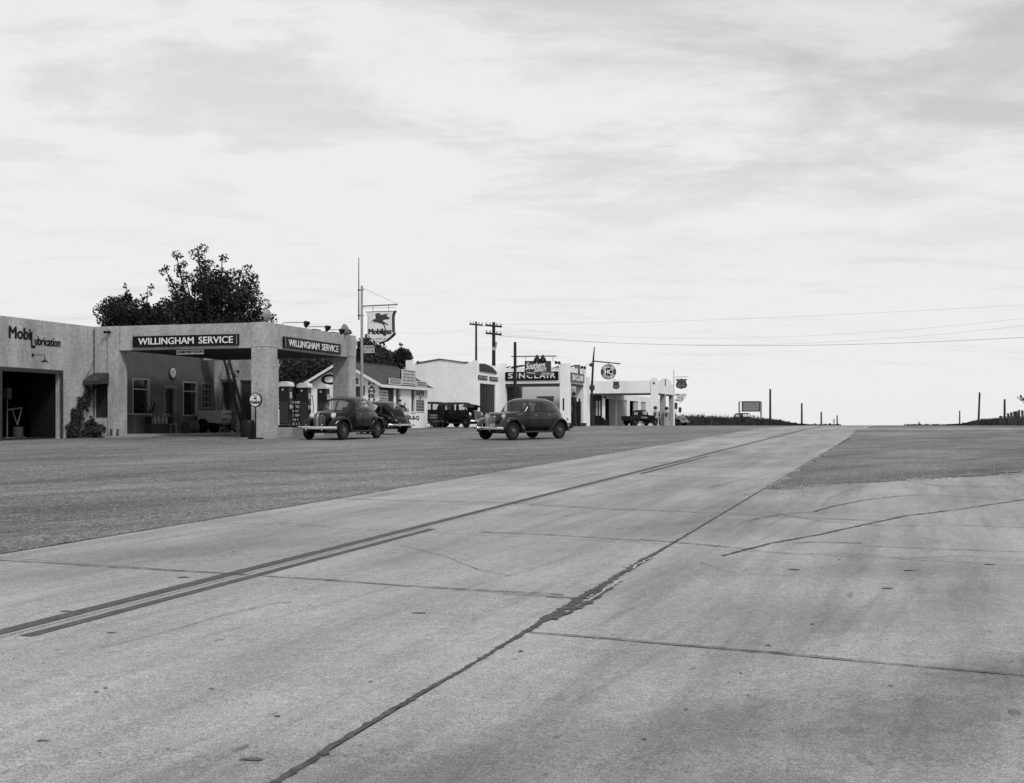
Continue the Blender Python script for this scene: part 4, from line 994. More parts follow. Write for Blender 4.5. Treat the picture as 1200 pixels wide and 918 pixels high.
tside('EATS', .083, ya, yb, zt_ - .34, zt_ - .10, 'lettering_black', r, bold=.06)
tside('&', .083, (ya + yb) / 2 - .1, (ya + yb) / 2 + .12, zt_ - .60, zt_ - .40, 'lettering_black', r, bold=.06)
MB().box(.082, .09, ya, yb, zt_ - 1.38, zt_ - .68).build('dark_panel', 'dark_grey', r)
scribble(r, 'y', (.091, ya + .04, zt_ - 1.33), yb - ya - .1, .6, 'lettering_grey', 3, 14)
y0_, y1_ = cside(473.8), cside(491.0); tside('BAR-B-Q', .044, y0_, y1_, FC.zl(492.8, 0, 5), FC.zl(487.4, 0, 5), 'lettering_black', cf, bold=.07)
# boards standing on the eave
def eave_board(pa, pb, ta, tb, name, lab, m, rows, seed, word=None, tm='dark_grey'):
    ya, yb = FC.side(pa, .3), FC.side(pb, .3); z0 = FC.zl(tb, .3, (ya + yb) / 2); z1 = FC.zl(ta, .3, (ya + yb) / 2)
    r = board_side(FC, name, .26, ya, yb, z0, z1, lab, 'sign', m, 'white_paint', th=.05)
    if word: tside(word, .315, ya + .08, yb - .06, z0 + .06, z1 - .07, tm, r, bold=.05)
    else: scribble(r, 'y', (.315, ya + .08, z0 + .05), yb - ya - .16, z1 - z0 - .1, tm, rows, seed)
    b = MB(); b.box(.10, .25, ya + .1, ya + .14, z0 - .1, z1 - .05).box(.10, .25, yb - .14, yb - .1, z0 - .1, z1 - .05); b.build('brace', 'dark_wood', r)
eave_board(456.5, 469.5, 444.6, 450.2, 'roof_board', 'low CHICKEN board on the cafe eave, left of the tall panel', 'mid_grey', 1, 1, 'CHICKEN', 'lettering_grey')
eave_board(471.5, 486.5, 434.4, 451.0, 'roof_board', 'tall lettered panel standing on the middle of the cafe eave', 'mid_grey', 4, 22, None, 'lettering_white')
eave_board(488.2, 499.5, 447.8, 453.0, 'roof_board', 'low grey board at the far end of the cafe eave', 'mid_grey', 1, 31, None, 'lettering_grey')
# bench beside the cafe
p = FC.w(.9, LN - .4, 0); p.z = g(p.y); r = WT('wooden_bench', p, 'grey slatted bench against the far end of the cafe side wall', 'bench', None, FC.th + R(90))
for k in range(3): MB().box(-.75, .75, -.2 + k * .14, -.08 + k * .14, .42, .45).build('seat_slat', 'mid_grey', r)
for k in range(2): MB().box(-.75, .75, .24, .27, .62 + k * .16, .74 + k * .16).build('back_slat', 'mid_grey', r)
for sx in (-.65, .65): MB().bar((sx, -.15, 0), (sx, -.15, .42), .06).bar((sx, .2, 0), (sx, .26, .92), .06).build('leg', 'dark_wood', r)

# ================================================================== SINCLAIR STATION
FS = Frame(PX(665.7, 100), 100.0)
ss_ = empty('filling_station', FS.w(0, 0, 0), FS.th); tag(ss_, 'white walled SINCLAIR filling station with square corner towers and a tall garage block', 'filling station')
T = 4.88; CW = -5.8; B2 = FS.zl(449.2, 0, 0); SD = FS.side(686.5, 0); TW = FS.zl(431, -3, 0); GW = 5.9
gy0 = FS.side(559.3, CW); ZB = -.4
# garage block: camera-facing long wall with shallow gabled parapet
bx0 = CW - (FS.w(CW, gy0).x - FS.w(CW - 6.1, gy0).x) * 0 - 6.1
yA = gy0
za_ = FS.zl(425.8, -8, gy0); zp = FS.zl(421.8, -9, gy0); xL = FS.front(475.5, gy0); xl2 = FS.front(489.6, gy0); xm = FS.front(515.5, gy0); xr2 = FS.front(543.5, gy0); xr3 = FS.front(548.5, gy0)
zt5 = FS.zl(422.6, CW, gy0)
poly = [(xL, ZB), (CW, ZB), (CW, zt5), (xr3 + .35, zt5), (xr3 + .3, zt5 - .12), (xr3, zt5 - .14), (xr3, za_), (xr2, za_), (xm, zp), (xl2, za_), (xL + .6, za_), (xL + .6, zt5 + .1), (xL, zt5 + .1)]
MB().prism(poly, (0, gy0, 0), NX, NZ, (0, .3, 0)).build('wall', 'white_wall', ss_)
b = MB()
for (p, q), (p2, q2) in (((xl2 - .1, za_), (xm, zp)), ((xm, zp), (xr2, za_)), ((xr2, za_), (xr3 - .02, za_))):
    b.bar((p, gy0 + .14, q + .05), (p2, gy0 + .14, q2 + .05), .42, .09)
b.build('coping', 'roof_felt', ss_)
# fine courses on the long wall
for i in range(9):
    zz = .5 + i * .5; MB().box(xL + .02, CW - .02, gy0 - .006, gy0 - .001, zz, zz + .02).build('wall_joint', 'white_wall_two', ss_)
ds, de = FS.side(562.4, CW), FS.side(580.8, CW); dz_ = FS.zl(449.3, CW, ds)
wall_holes(gy0 + .3, -.001, ZB, T - .1, [(ds, de, ZB, dz_)], (CW, 0, 0), NY, (-.3, 0, 0)).build('wall', 'white_wall', ss_)
MB().box(CW - .15, CW - .1, ds, de, ZB, dz_).build('door_leaf', 'black_paint', ss_)
for k in range(1, 6):
    yy = ds + (de - ds) * k / 6; MB().box(CW - .1, CW - .085, yy - .02, yy + .02, ZB, dz_ - .02).build('batten', 'dark_grey', ss_)
MB().box(CW - 6.0, CW - .3, gy0 + .3, 6.6, T - 1.0, T - .9).build('roof', 'roof_felt', ss_)
b = MB(); b.box(CW - 6.1, CW - 5.8, gy0 + .3, 6.6, ZB, T - .3).box(CW - 5.8, CW, 6.6, 6.8, ZB, T - .3); b.build('wall', 'white_wall', ss_)
# dark arched awning above the door
ya_, yb_ = FS.side(562.3, CW + .05), FS.side(582.2, CW + .05)
aa = [(0, 0), (0, .62), (.25, .66), (.45, .60), (.65, .48), (.82, .30), (1.0, .04), (1, -.05), (.5, -.02)]
zz0 = FS.zl(436.2, CW, -2.5)
MB().prism([(ya_ + (yb_ - ya_) * a, zz0 + b_ * .92) for a, b_ in aa], (CW + .01, 0, 0), NY, NZ, (.08, 0, 0)).build('arched_vent', 'dark_grey', ss_)
for (pa, pb, ta, tb, lab, sd_) in ((560.0, 570.6, 440.3, 445.2, 'small dark lettered strip over the Sinclair garage door, the one on the corner side', 41), (573.3, 583.5, 442.0, 446.7, 'small dark lettered strip over the Sinclair garage door, the one beside the canopy', 42)):
    ya_, yb_ = max(gy0 + .02, FS.side(pa, CW)), FS.side(pb, CW); z0 = FS.zl(tb, CW, (ya_ + yb_) / 2); z1 = FS.zl(ta, CW, (ya_ + yb_) / 2)
    r = board_side(FS, 'door_sign', CW + .01, ya_, yb_, z0, z1, lab, 'sign', 'dark_grey', th=.05); scribble(r, 'y', (CW + .062, ya_ + .1, z0 + .04), yb_ - ya_ - .2, z1 - z0 - .08, 'lettering_grey', 1, sd_)
# canopy
tl0, tl1 = FS.front(584.5, 0), FS.front(592, 0)
MB().box(CW + .003, tl1, -.06, .5, ZB, FS.zl(426, tl0, 0)).build('tower', 'white_wall', ss_, bevel=.02)
MB().box(tl1, 0, 0, .35, B2, TW).box(-.35, 0, .35, SD, B2, TW - .003).build('canopy_fascia', 'white_wall', ss_)
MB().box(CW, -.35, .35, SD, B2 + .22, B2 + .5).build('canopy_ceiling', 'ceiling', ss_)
MB().box(tl1 - .3, -.6, .02, .36, B2 - .25, B2 - .004).box(-.33, -.02, .8, SD - .3, B2 - .16, B2 - .006).build('shade_strip', 'dark_grey', ss_)  # dark strips painting in the shade under the fascia, not real beams
p0 = FS.front(656, 0)
for (xa, xb, ya, yb, zt2, nm) in ((p0, .03, -.04, .8, FS.zl(425.6, 0, 0), 0), (-.62, .03, SD - .8, SD + .05, FS.zl(428.5, 0, SD), 1)):
    p = empty('tower', (0, 0, 0), 0, ss_)
    MB().box(xa, xb, ya, yb, ZB, zt2).build('shaft', 'white_wall', p, bevel=.03)
    MB().box(xa - .02, xb + .02, ya - .02, yb + .02, ZB, .28).build('plinth', 'dark_grey', p)
    c = (xa + xb) / 2 + .02
    sx0, sx1 = (FS.front(659.4, ya), FS.front(661.2, ya)) if nm == 0 else (-.40, -.27)
    MB().box(sx0, sx1, ya - .012, ya - .001, FS.zl(481, sx0, ya), FS.zl(467, sx0, ya)).build('slot', 'black_paint', p)
# office and rear wing under the canopy
oe = FS.side(612, CW)
o1 = [(FS.side(589, CW), FS.side(592.5, CW), .0, 2.3), (FS.side(595.5, CW), FS.side(600.5, CW), .8, 2.1)]
wall_holes(.0, oe, ZB, TW - .2, o1, (CW, 0, 0), NY, (-.2, 0, 0)).build('wall', 'stucco_shaded', ss_)  # shade of the recess comes from the darkened wall colour
MB().box(CW - .12, CW - .1, o1[0][0], o1[0][1], 0, 2.3).box(CW - .12, CW - .1, o1[1][0], o1[1][1], .8, 2.1).build('pane', 'window_glass', ss_)
MB().box(CW + .01, CW + .05, FS.side(587.3, CW), FS.side(589.0, CW), 1.3, 2.4).build('notice_panel', 'cream_board', ss_)
wx1 = FS.front(679, oe); k0, k1 = FS.front(631, oe), FS.front(648.5, oe)
wall_holes(CW - .2, wx1, ZB, TW - .3, [(k0, k1, .9, FS.zl(466, k0, oe))], (0, oe, 0), NX, (0, .25, 0)).build('wall', 'white_wall', ss_)
MB().box(k0, k1, oe + .1, oe + .12, .9, FS.zl(466, k0, oe)).build('pane', 'window_glass', ss_)
MB().box(k0 - .1, k1 + .1, oe - .08, oe - .002, FS.zl(466, k0, oe) + .002, FS.zl(464.4, k0, oe)).build('window_head', 'mid_grey', ss_)
MB().box(CW - .2, wx1, oe + .25, oe + 3.5, TW - .5, TW - .4).box(wx1 - .2, wx1, oe + .25, oe + 3.5, ZB, TW - .5).box(CW - .2, wx1, oe + 3.5, oe + 3.7, ZB, TW - .3).build('wall', 'white_wall', ss_)
MB().box(-3.0, -2.6, -.1, -.06, TW, TW + .02).build('roof_edge', 'dark_grey', ss_)
# boards
s0, s1 = FS.front(592.5, 0), FS.front(654.6, 0); z0, z1 = FS.zl(446.0, -3, 0), FS.zl(435.9, -3, 0)
r = board_front(FS, 'name_board', s0, s1, -.01, z0, z1, 'wide black SINCLAIR board with white capitals on the canopy end', 'sign')
tfront('S', FS.front(596, 0), FS.front(601.2, 0), -.095, z0 + .17, z1 - .10, 'lettering_white', r, bold=.04)
tfront('INCLAIR', FS.front(605, 0), FS.front(651.0, 0), -.095, z0 + .17, z1 - .10, 'lettering_white', r, bold=.035, sp=1.25)
y0_, y1_ = FS.side(668.2, 0), FS.side(683.3, 0); z0, z1 = FS.zl(447.6, 0, 2), FS.zl(438.0, 0, 2)
r = board_side(FS, 'name_board', .01, y0_, y1_, z0, z1, 'foreshortened SINCLAIR board on the road side of the white canopy', 'sign', 'mid_grey', 'dark_grey')
tside('SINCLAIR', .095, y0_ + .3, y1_ - .3, z0 + .12, z1 - .12, 'lettering_white', r, bold=.06)
MB().box(.096, .11, (y0_ + y1_) / 2 - .9, (y0_ + y1_) / 2 + .3, z0 + .3, z1).build('overlap_plate', 'mid_grey', r)
yq = FS.side(679, .1); z0, z1 = FS.zl(438.2, 0, yq), FS.zl(427.8, 0, yq)
r = FT(FS, 'roof_sign', 0, yq, z0, 'upright dark box sign above the side SINCLAIR board', 'sign')
MB().box(-.30, .12, yq - .1, yq + .1, z0, z1).build('panel', 'dark_grey', r); MB().box(-.25, .07, yq - .105, yq - .1, z0 + .08, z1 - .08).build('face', 'mid_grey', r)
for i, (px, py, ln, lab) in enumerate(((595, 431, .4, 'short dark lamp arm on the canopy parapet beside the square tower'), (606, 429.6, 1.0, 'slanting lamp arm behind the dark sign pole'), (651, 430.8, .5, 'lamp arm on the parapet just left of the near tower'), (671, 430.0, .5, 'small lamp arm above the road side board'))):
    xx = FS.front(px, .1) if i < 3 else -.1; yy = .15 if i < 3 else FS.side(px, 0); z_ = FS.zl(py, xx, yy)
    r = FT(FS, 'roof_lamp', xx, yy, z_, lab, 'lamp')
    MB().tube([(xx - ln * .5, yy, z_ - .05), (xx + ln * .5, yy - .05, z_ + .08)], .05, 8).build('arm', 'black_paint', r); MB().tube([(xx, yy, z_ - .2), (xx, yy, z_)], .03).build('bracket', 'black_paint', r)
for px, py, y_, lab in ((654, 425.4, -.2, 'dark winged spotlight beside the top of the near white tower'), (684, 431.2, 4.5, 'dark spotlight between the box sign and the far white tower')):
    xx = FS.front(px, y_); z_ = FS.zl(py, xx, y_); r = FT(FS, 'spotlight', xx, y_, z_, lab, 'spotlight')
    MB().lathe([(0, -.14), (.08, -.12), (.13, .02), (.14, .06), (0, .05)], 'x', (xx + .1, y_, z_), 14).lathe([(0, .14), (.08, .12), (.13, -.02), (.14, -.06), (0, -.05)], 'x', (xx - .18, y_, z_ + .03), 14).build('head', 'black_paint', r, True)
    MB().tube([(xx, y_, z_), (xx + .05, y_, z_ - .45)], .02).build('stem', 'black_paint', r)
# pumps at Sinclair
for i, (px, y_, h, w, lab) in enumerate(((672.6, 1.9, 2.75, .42, 'tall dark pump with a round globe on top at the white station'), (677.7, 2.9, 2.0, .46, 'square dark pump next to the globe pump at the white station'), (668.3, 1.2, 2.0, .2, 'slim dark oil stand beside the near white tower'))):
    xx = FS.front(px, y_); gz_ = FS.gz(xx, y_); r = FT(FS, 'gas_pump' if i < 2 else 'oil_stand', xx, y_, gz_, lab, 'gas pump' if i < 2 else 'stand')
    MB().box(xx - w / 2, xx + w / 2, y_ - .2, y_ + .2, gz_, gz_ + .15).build('base', 'black_paint', r)
    if i == 0:
        MB().lathe([(.20, .15), (.20, 1.2), (.13, 1.25), (.13, 1.6), (.2, 1.65), (.22, 2.2), (.18, 2.35)], c=(xx, y_, gz_), n=14).build('cabinet', 'pump_dark', r, True)
        MB().ball((xx, y_, gz_ + 2.58), .17, .08, .17).build('globe', 'dark_grey', r, True)
        MB().tube([(xx + .2, y_, gz_ + 1.9), (xx + .36, y_, gz_ + 1.2), (xx + .25, y_, gz_ + .6)], .02).build('hose', 'black_paint', r, True)
    else:
        MB().box(xx - w * .46, xx + w * .46, y_ - .18, y_ + .18, gz_ + .152, gz_ + h - .1).build('cabinet', 'pump_dark', r, bevel=.03)
        MB().box(xx - w * .5, xx + w * .5, y_ - .2, y_ + .2, gz_ + h - .098, gz_ + h).build('top_cap', 'dark_grey', r, bevel=.03)
# dark pole carrying the beer sign
Y = 92.0; x = PX(603.6, Y); r = WT('sign_pole', (x, Y, g(Y)), 'dark slender pole with a crossbar carrying the Southern Select beer sign', 'pole')
z = lambda py: PZ(py, Y) - g(Y)
MB().tube([(0, 0, 0), (0, 0, z(401))], [.13, .10], 10).build('shaft', 'tarred_pole', r, True)
xo = lambda px: PX(px, Y) - x
MB().tube([(xo(599), 0, z(418)), (xo(652), 0, z(417.4))], .045, 8).build('arm', 'mid_grey', r)
MB().tube([(xo(599), 0, z(431.6)), (xo(616), 0, z(428.4))], .05, 8).build('brace', 'dark_grey', r)
for px in (616, 648): MB().tube([(xo(px), 0, z(417.8)), (xo(px), 0, z(424))], .02, 6).build('hanger', 'mid_grey', r)
r = WT('beer_sign', (x, Y, PZ(445, Y)), 'dark Southern Select BEER sign hanging in front of the SINCLAIR board', 'sign')
zz = lambda py: PZ(py, Y) - PZ(445, Y)
mat('beer', .055, .6, .2, 4)
MB().box(xo(614.8), xo(645.8), -.08, .08, zz(440.2), zz(423.2)).build('panel', 'beer', r, bevel=.01)
sl_ = Vector((1, 0, .10)).normalized()
text('Southern', xo(639) - xo(616.5), .50, (xo(616.3), -.085, zz(433.6)), sl_, NZ, 'lettering_white', r, shear=.35, bold=.02)
text('Select', xo(641) - xo(626), .32, (xo(625.5), -.085, zz(436.4)), sl_, NZ, 'lettering_white', r, shear=.35, bold=.02)
text('BEER', xo(645) - xo(635), .19, (xo(635), -.085, zz(439.8)), NX, NZ, 'lettering_grey', r, bold=.05)
MB().bar((xo(617.5), -.084, zz(436.6)), (xo(627), -.084, zz(438.0)), .02, .04).build('flourish', 'lettering_white', r)
for px in (629.3, 636.2):
    MB().lathe([(.27, 0), (.20, .16), (.07, .38), (.04, .45)], c=(xo(px), 0, zz(423.2)), n=14).build('lamp_shade', 'black_paint', r, True)
# HC sign pole
Y = 108.0; x = PX(694, Y); r = WT('sign_pole', (x, Y, g(Y)), 'leaning dark pole with an arm holding the round HC gasoline sign', 'pole')
z = lambda py: PZ(py, Y) - g(Y); xo = lambda px: PX(px, Y) - x
MB().tube([(xo(693.2), 0, 0), (xo(693.6), 0, z(455)), (xo(695.2), 0, z(423)), (xo(696.6), 0, z(406.8))], [.10, .10, .08, .04], 8).build('shaft', 'tarred_pole', r, True)
MB().tube([(xo(695.2), 0, z(423.3)), (xo(727), 0, z(426.6))], .05, 8).build('arm', 'dark_grey', r)
MB().ball((xo(693.2), 0, z(427.8)), .22, .1, .16).ball((xo(693.8), 0, z(454.5)), .24, .15, .30).build('fitting', 'dark_grey', r)
r = WT('round_sign', (PX(713, Y), Y, PZ(445, Y)), 'round dark HC gasoline sign with white ring of letters hanging from an arm', 'sign')
rz_ = 9.0 / F_PX * Y; zc_ = PZ(436, Y) - PZ(445, Y)
MB().lathe([(0, .06), (rz_, .06), (rz_, -.06), (0, -.06)], 'y', (0, 0, zc_), 32).build('disc', 'dark_grey', r)
MB().lathe([(rz_ * .60, -.062), (rz_ * .60, -.07), (rz_ * .54, -.07), (rz_ * .54, -.062)], 'y', (0, 0, zc_), 32).build('ring', 'lettering_white', r)
text('HC', rz_ * .88, rz_ * .6, (-rz_ * .44, -.066, zc_ - rz_ * .3), NX, NZ, 'lettering_white', r, bold=.05)
for s_, a0, a1, up in (('SINCLAIR', 150, 30, 1), ('GASOLINE', 212, 328, -1)):
    for i, ch in enumerate(s_):
        a_ = R(a0 + (a1 - a0) * i / (len(s_) - 1)); c_ = Vector((math.cos(a_), 0, math.sin(a_))) * rz_ * .78
        rt_ = Vector((math.sin(a_), 0, -math.cos(a_))) * up; u_ = Vector((math.cos(a_), 0, math.sin(a_))) * up
        text(ch, rz_ * .17, rz_ * .24, Vector((0, -.066, zc_)) + c_ - rt_ * rz_ * .085 - u_ * rz_ * .12, rt_, u_, 'lettering_white', r, bold=.05)
MB().tube([(0, 0, zc_ + rz_), (0, 0, PZ(425.4, Y) - PZ(445, Y))], .03).build('hanger', 'dark_grey', r)

# ================================================================== THIRD STATION
FP = Frame(PX(770, 127), 127.0)
tp = empty('filling_station', FP.w(0, 0, 0), FP.th); tag(tp, 'long low white filling station with service bays and arched canopy parapet, farthest along the road', 'filling station')
T3 = FP.zl(446.3, -3, 0); B3 = FP.zl(461, -3, 0); S3 = FP.side(789.6, 0); BX = -5.45; xl = -10.5; fl = FP.gz(0, 0) - .3
MB().box(xl, -.6, 0, .3, B3, T3).build('canopy_fascia', 'white_wall_two', tp)
MB().box(xl, -.7, .02, .32, B3 - .2, B3 - .004).build('shade_strip', 'dark_grey', tp)  # shaded canopy underside drawn as a dark strip
n = 14; poly = [(0, B3), (S3, B3), (S3, T3 - .35)] + [(S3 - S3 * .16 * i / 3, T3 - .35 + .25 * math.sin(math.pi / 2 * i / 3)) for i in range(1, 4)] + [(S3 * .5 + S3 * .34 * math.cos(math.pi * i / n), T3 - .05 + .42 * math.sin(math.pi * i / n)) for i in range(n + 1)] + [(0, T3 - .1)]
MB().prism(poly, (-.35, 0, 0), NY, NZ, (.35, 0, 0)).build('arched_parapet', 'white_wall_two', tp)
ys = FP.side(779.6, 0); MB().box(.001, .02, ys - .25, ys + .25, FP.zl(452.5, 0, ys), FP.zl(444.5, 0, ys)).build('slot', 'black_paint', tp)
MB().box(-.34, -.02, .6, S3 - .2, B3 - .16, B3 - .004).build('shade_strip', 'dark_grey', tp)
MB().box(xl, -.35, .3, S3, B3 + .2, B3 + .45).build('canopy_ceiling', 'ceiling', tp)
pf = FP.front(762.6, 0)
p = empty('tower', (0, 0, 0), 0, tp)
MB().box(pf, .04, -.08, .6, fl, T3 + .08).build('shaft', 'white_wall_two', p, bevel=.03)
MB().prism([(pf, T3 + .07), (.04, T3 + .07), (.0, T3 + .20), (pf * .5, T3 + .27), (pf + .05, T3 + .20)], (0, -.08, 0), NX, NZ, (0, .68, 0)).build('cap', 'white_wall_two', p)
MB().lathe([(.1, -.1), (.1, -.13), (0, -.14)], 'y', (pf + .35, 0, FP.zl(449, 0, 0)), 10).build('roundel', 'dark_grey', p)
for (pa, pb, y_) in ((773.3, 779.6, FP.side(779.6, 0) - .05), (783.6, 789.4, S3 - .6)):
    xa, xb = FP.front(pa, y_), FP.front(pb, y_); p = empty('pillar', (0, 0, 0), 0, tp)
    MB().box(xa, xb, y_, y_ + .5, fl, B3).build('shaft', 'stucco_pale', p, bevel=.02) if 'stucco_pale' in M else None
    if 'stucco_pale' not in M: mat('stucco_pale', .40, .9, .12, 1.5); MB().box(xa, xb, y_, y_ + .5, fl, B3).build('shaft', 'stucco_pale', p, bevel=.02)
# service bays wall
bays = [(707.8, 721.3), (723.3, 735.2), (738, 748.4), (751, 757.2)]
by0 = .7; zt3 = FP.zl(467.5, BX, FP.side(712, BX)); holes = []
for a, c in bays: holes.append((max(by0 + .05, FP.side(a, BX)), FP.side(c, BX), fl, zt3))
wall_holes(by0, 34, fl, B3 + .1, holes, (BX, 0, 0), NY, (-.3, 0, 0)).build('wall', 'white_wall_two', tp)
for i, h in enumerate(holes):
    w_ = h[1] - h[0]
    if i == 0: MB().box(BX - .2, BX - .1, h[0] + w_ * .52, h[1], fl, zt3).build('bay_door', 'stucco_pale', tp)
    elif i == 2: MB().box(BX - .2, BX - .1, h[0] + w_ * .55, h[1], fl, zt3).build('bay_door', 'stucco_pale', tp)
    else:
        d = empty('bay_door', (0, 0, 0), 0, tp)
        for k in range(2): MB().box(BX - .2, BX - .1, h[0] + w_ * k / 2 + .03, h[0] + w_ * (k + 1) / 2 - .03, fl, zt3).build('door_leaf', 'stucco_pale', d)
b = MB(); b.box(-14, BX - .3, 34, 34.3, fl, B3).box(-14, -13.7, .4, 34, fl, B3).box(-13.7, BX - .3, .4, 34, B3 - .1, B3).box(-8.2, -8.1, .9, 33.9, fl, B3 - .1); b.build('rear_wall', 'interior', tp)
# recess left of the bays: dark panelled front
MB().box(-13, BX - .02, .95, 1.1, fl, B3 + .2).build('office_front', 'dark_brick', tp)
for px in (699.3, 702.7, 706.2): xx = FP.front(px, .9); MB().box(xx - .06, xx + .06, .88, .949, FP.zl(488, xx, .9), FP.zl(470, xx, .9)).build('window_bar', 'cream_board', tp)
MB().tube([(BX - .1, .55, zt3 + .15), (BX + .15, .45, zt3 + .1)], .10).build('lamp', 'black_paint', tp)
SHD = [(.5, 0), (.62, .06), (.85, .10), (.97, .25), (1.0, .42), (.93, .58), (.88, .75), (1.0, .90), (.85, .97), (.68, .93), (.5, 1.0), (.32, .93), (.15, .97), (0, .90), (.12, .75), (.07, .58), (0, .42), (.03, .25), (.15, .10), (.38, .06)]
def shield(name, px0, px1, py0, py1, Y, lab, txt=True):
    x0, x1, z0, z1 = PX(px0, Y), PX(px1, Y), PZ(py1, Y), PZ(py0, Y); r = WT(name, ((x0 + x1) / 2, Y, z0), lab, 'sign')
    w_, h_ = x1 - x0, z1 - z0
    MB().prism([(a * w_ - w_ / 2, b_ * h_) for a, b_ in SHD], (0, -.05, 0), NX, NZ, (0, .1, 0)).build('panel', 'black_paint', r)
    MB().prism([((.5 + (a - .5) * .92) * w_ - w_ / 2, (.5 + (b_ - .5) * .92) * h_) for a, b_ in SHD], (0, -.056, 0), NX, NZ, (0, .004, 0)).build('field', 'dark_grey', r)
    text('PHILLIPS', w_ * .74, h_ * .15, (-w_ * .37, -.060, h_ * .70), NX, NZ, 'mid_grey', r, bold=.04)
    text('66', w_ * .66, h_ * .42, (-w_ * .33, -.060, h_ * .18), NX, NZ, 'mid_grey', r, bold=.03)
    return r
r = shield('shield_sign', 718, 726.2, 447.2, 456.6, 125.9, 'small dark Phillips 66 shield mounted on the long white parapet')
MB().lathe([(.36, -.0), (.33, .18), (.2, .33), (0, .38)], c=(0, 0, .82), n=14).build('globe_lamp', 'white_paint', r, True)
MB().tube([(0, .0, .4), (0, .8, .4)], .03).build('bracket', 'dark_grey', r)
Y = 122.0; x = PX(789.7, Y); r = WT('sign_pole', (x, Y, g(Y)), 'straight white pole at the far canopy corner holding the larger shield', 'pole')
z = lambda py: PZ(py, Y) - g(Y); xo = lambda px: PX(px, Y) - x
MB().tube([(0, 0, 0), (0, 0, z(433.5))], [.09, .07], 10).build('shaft', 'white_paint', r, True)
MB().tube([(0, 0, z(442)), (xo(807), 0, z(441.6))], .03, 6).build('arm', 'grey_pole', r)
shield('shield_sign', 792.0, 805.2, 443.8, 456.2, Y, 'larger dark Phillips 66 shield hanging from the white pole')
r = WT('eating_sign', (PX(797, Y), Y, PZ(470.5, Y)), 'dark cut-out lettering in three rows under the larger shield', 'sign')
b = MB()
for k, (pa, pb, py, s_) in enumerate(((790.5, 804.2, 464.2, 'OPEN DAY'), (793, 801.5, 467.3, 'AND'), (791.5, 800.5, 470.3, 'NIGHT'))):
    text(s_, PX(pb, Y) - PX(pa, Y), .21, (PX(pa, Y) - PX(797, Y), 0, PZ(py, Y) - PZ(470.5, Y)), NX, NZ, 'lettering_black', r, bold=.05, depth=.02)
    b.box(PX(pa, Y) - PX(797, Y), PX(pb, Y) - PX(797, Y), .01, .03, PZ(py, Y) - PZ(470.5, Y) - .02, PZ(py, Y) - PZ(470.5, Y))
b.bar((PX(804.2, Y) - PX(797, Y), .02, PZ(464, Y) - PZ(470.5, Y)), (PX(795.5, Y) - PX(797, Y), .02, PZ(474, Y) - PZ(470.5, Y)), .03)
b.build('rail', 'dark_grey', r)
for (pa, pb, ta, tb, lab) in ((790.6, 793.8, 472, 479.5, 'dark narrow box on a thin post beside the white pole'), (795.2, 798.6, 477.5, 483.5, 'small dark round object on a stalk right of the white pole')):
    xa, xb = PX(pa, Y), PX(pb, Y); xm_ = (xa + xb) / 2; r = WT('post_box', (xm_, Y, g(Y)), lab, 'box')
    MB().box(xa - xm_, xb - xm_, -.1, .1, z(tb), z(ta)).build('box', 'dark_grey', r, bevel=.04); MB().tube([(0, 0, 0), (0, 0, z(tb))], .03, 6).build('post', 'dark_grey', r)
# pumps at the third station
for px, y_, lab in ((768, -.9, 'pale pump in front of the near tower of the farthest station'), (781.2, 4.0, 'pale pump between the two pillars of the farthest station')):
    xx = FP.front(px, y_); gz_ = FP.gz(xx, y_); r = FT(FP, 'gas_pump', xx, y_, gz_, lab, 'gas pump')
    MB().box(xx - .22, xx + .22, y_ - .2, y_ + .2, gz_, gz_ + 1.5).build('cabinet', 'stucco_pale', r, bevel=.03); MB().box(xx - .12, xx + .12, y_ - .205, y_ - .2, gz_ + .9, gz_ + 1.3).build('dial_panel', 'dark_grey', r)
    MB().ball((xx, y_, gz_ + 1.75), .2, .1, .2).build('globe', 'dark_grey', r, True); MB().tube([(xx + .2, y_, gz_ + 1.3), (xx + .34, y_, gz_ + .9), (xx + .24, y_, gz_ + .5)], .025).build('hose', 'black_paint', r)
# tyre heap under the canopy
rr = random.Random(8)
for k, (px, y_, n_) in enumerate(((701, -.2, 5), (704, .1, 4), (708.5, .0, 3))):
    xx = FP.front(px, y_); gz_ = FP.gz(xx, y_)
    for j in range(n_):
        p = FP.w(xx + rr.uniform(-.05, .05), y_, gz_ + .02 + j * .2); q = MB().lathe([(.20, -.08), (.30, -.1), (.35, -.05), (.35, .05), (.30, .1), (.20, .08), (.20, -.08)], n=14).build('car_tyre', 'tyre', None, True)
        q.location = p + Vector((0, 0, .08)); tag(q, 'black tyre, ' + (['lowest', 'second from the ground', 'third from the ground', 'fourth from the ground', 'fifth from the ground'][j] if j < n_ - 1 else 'topmost') + ', in the ' + ['tallest stack by the leaning pole', 'middle stack by the dark front', 'low stack by the first bay'][k], 'tyre', 'tyre stacks under the farthest canopy')

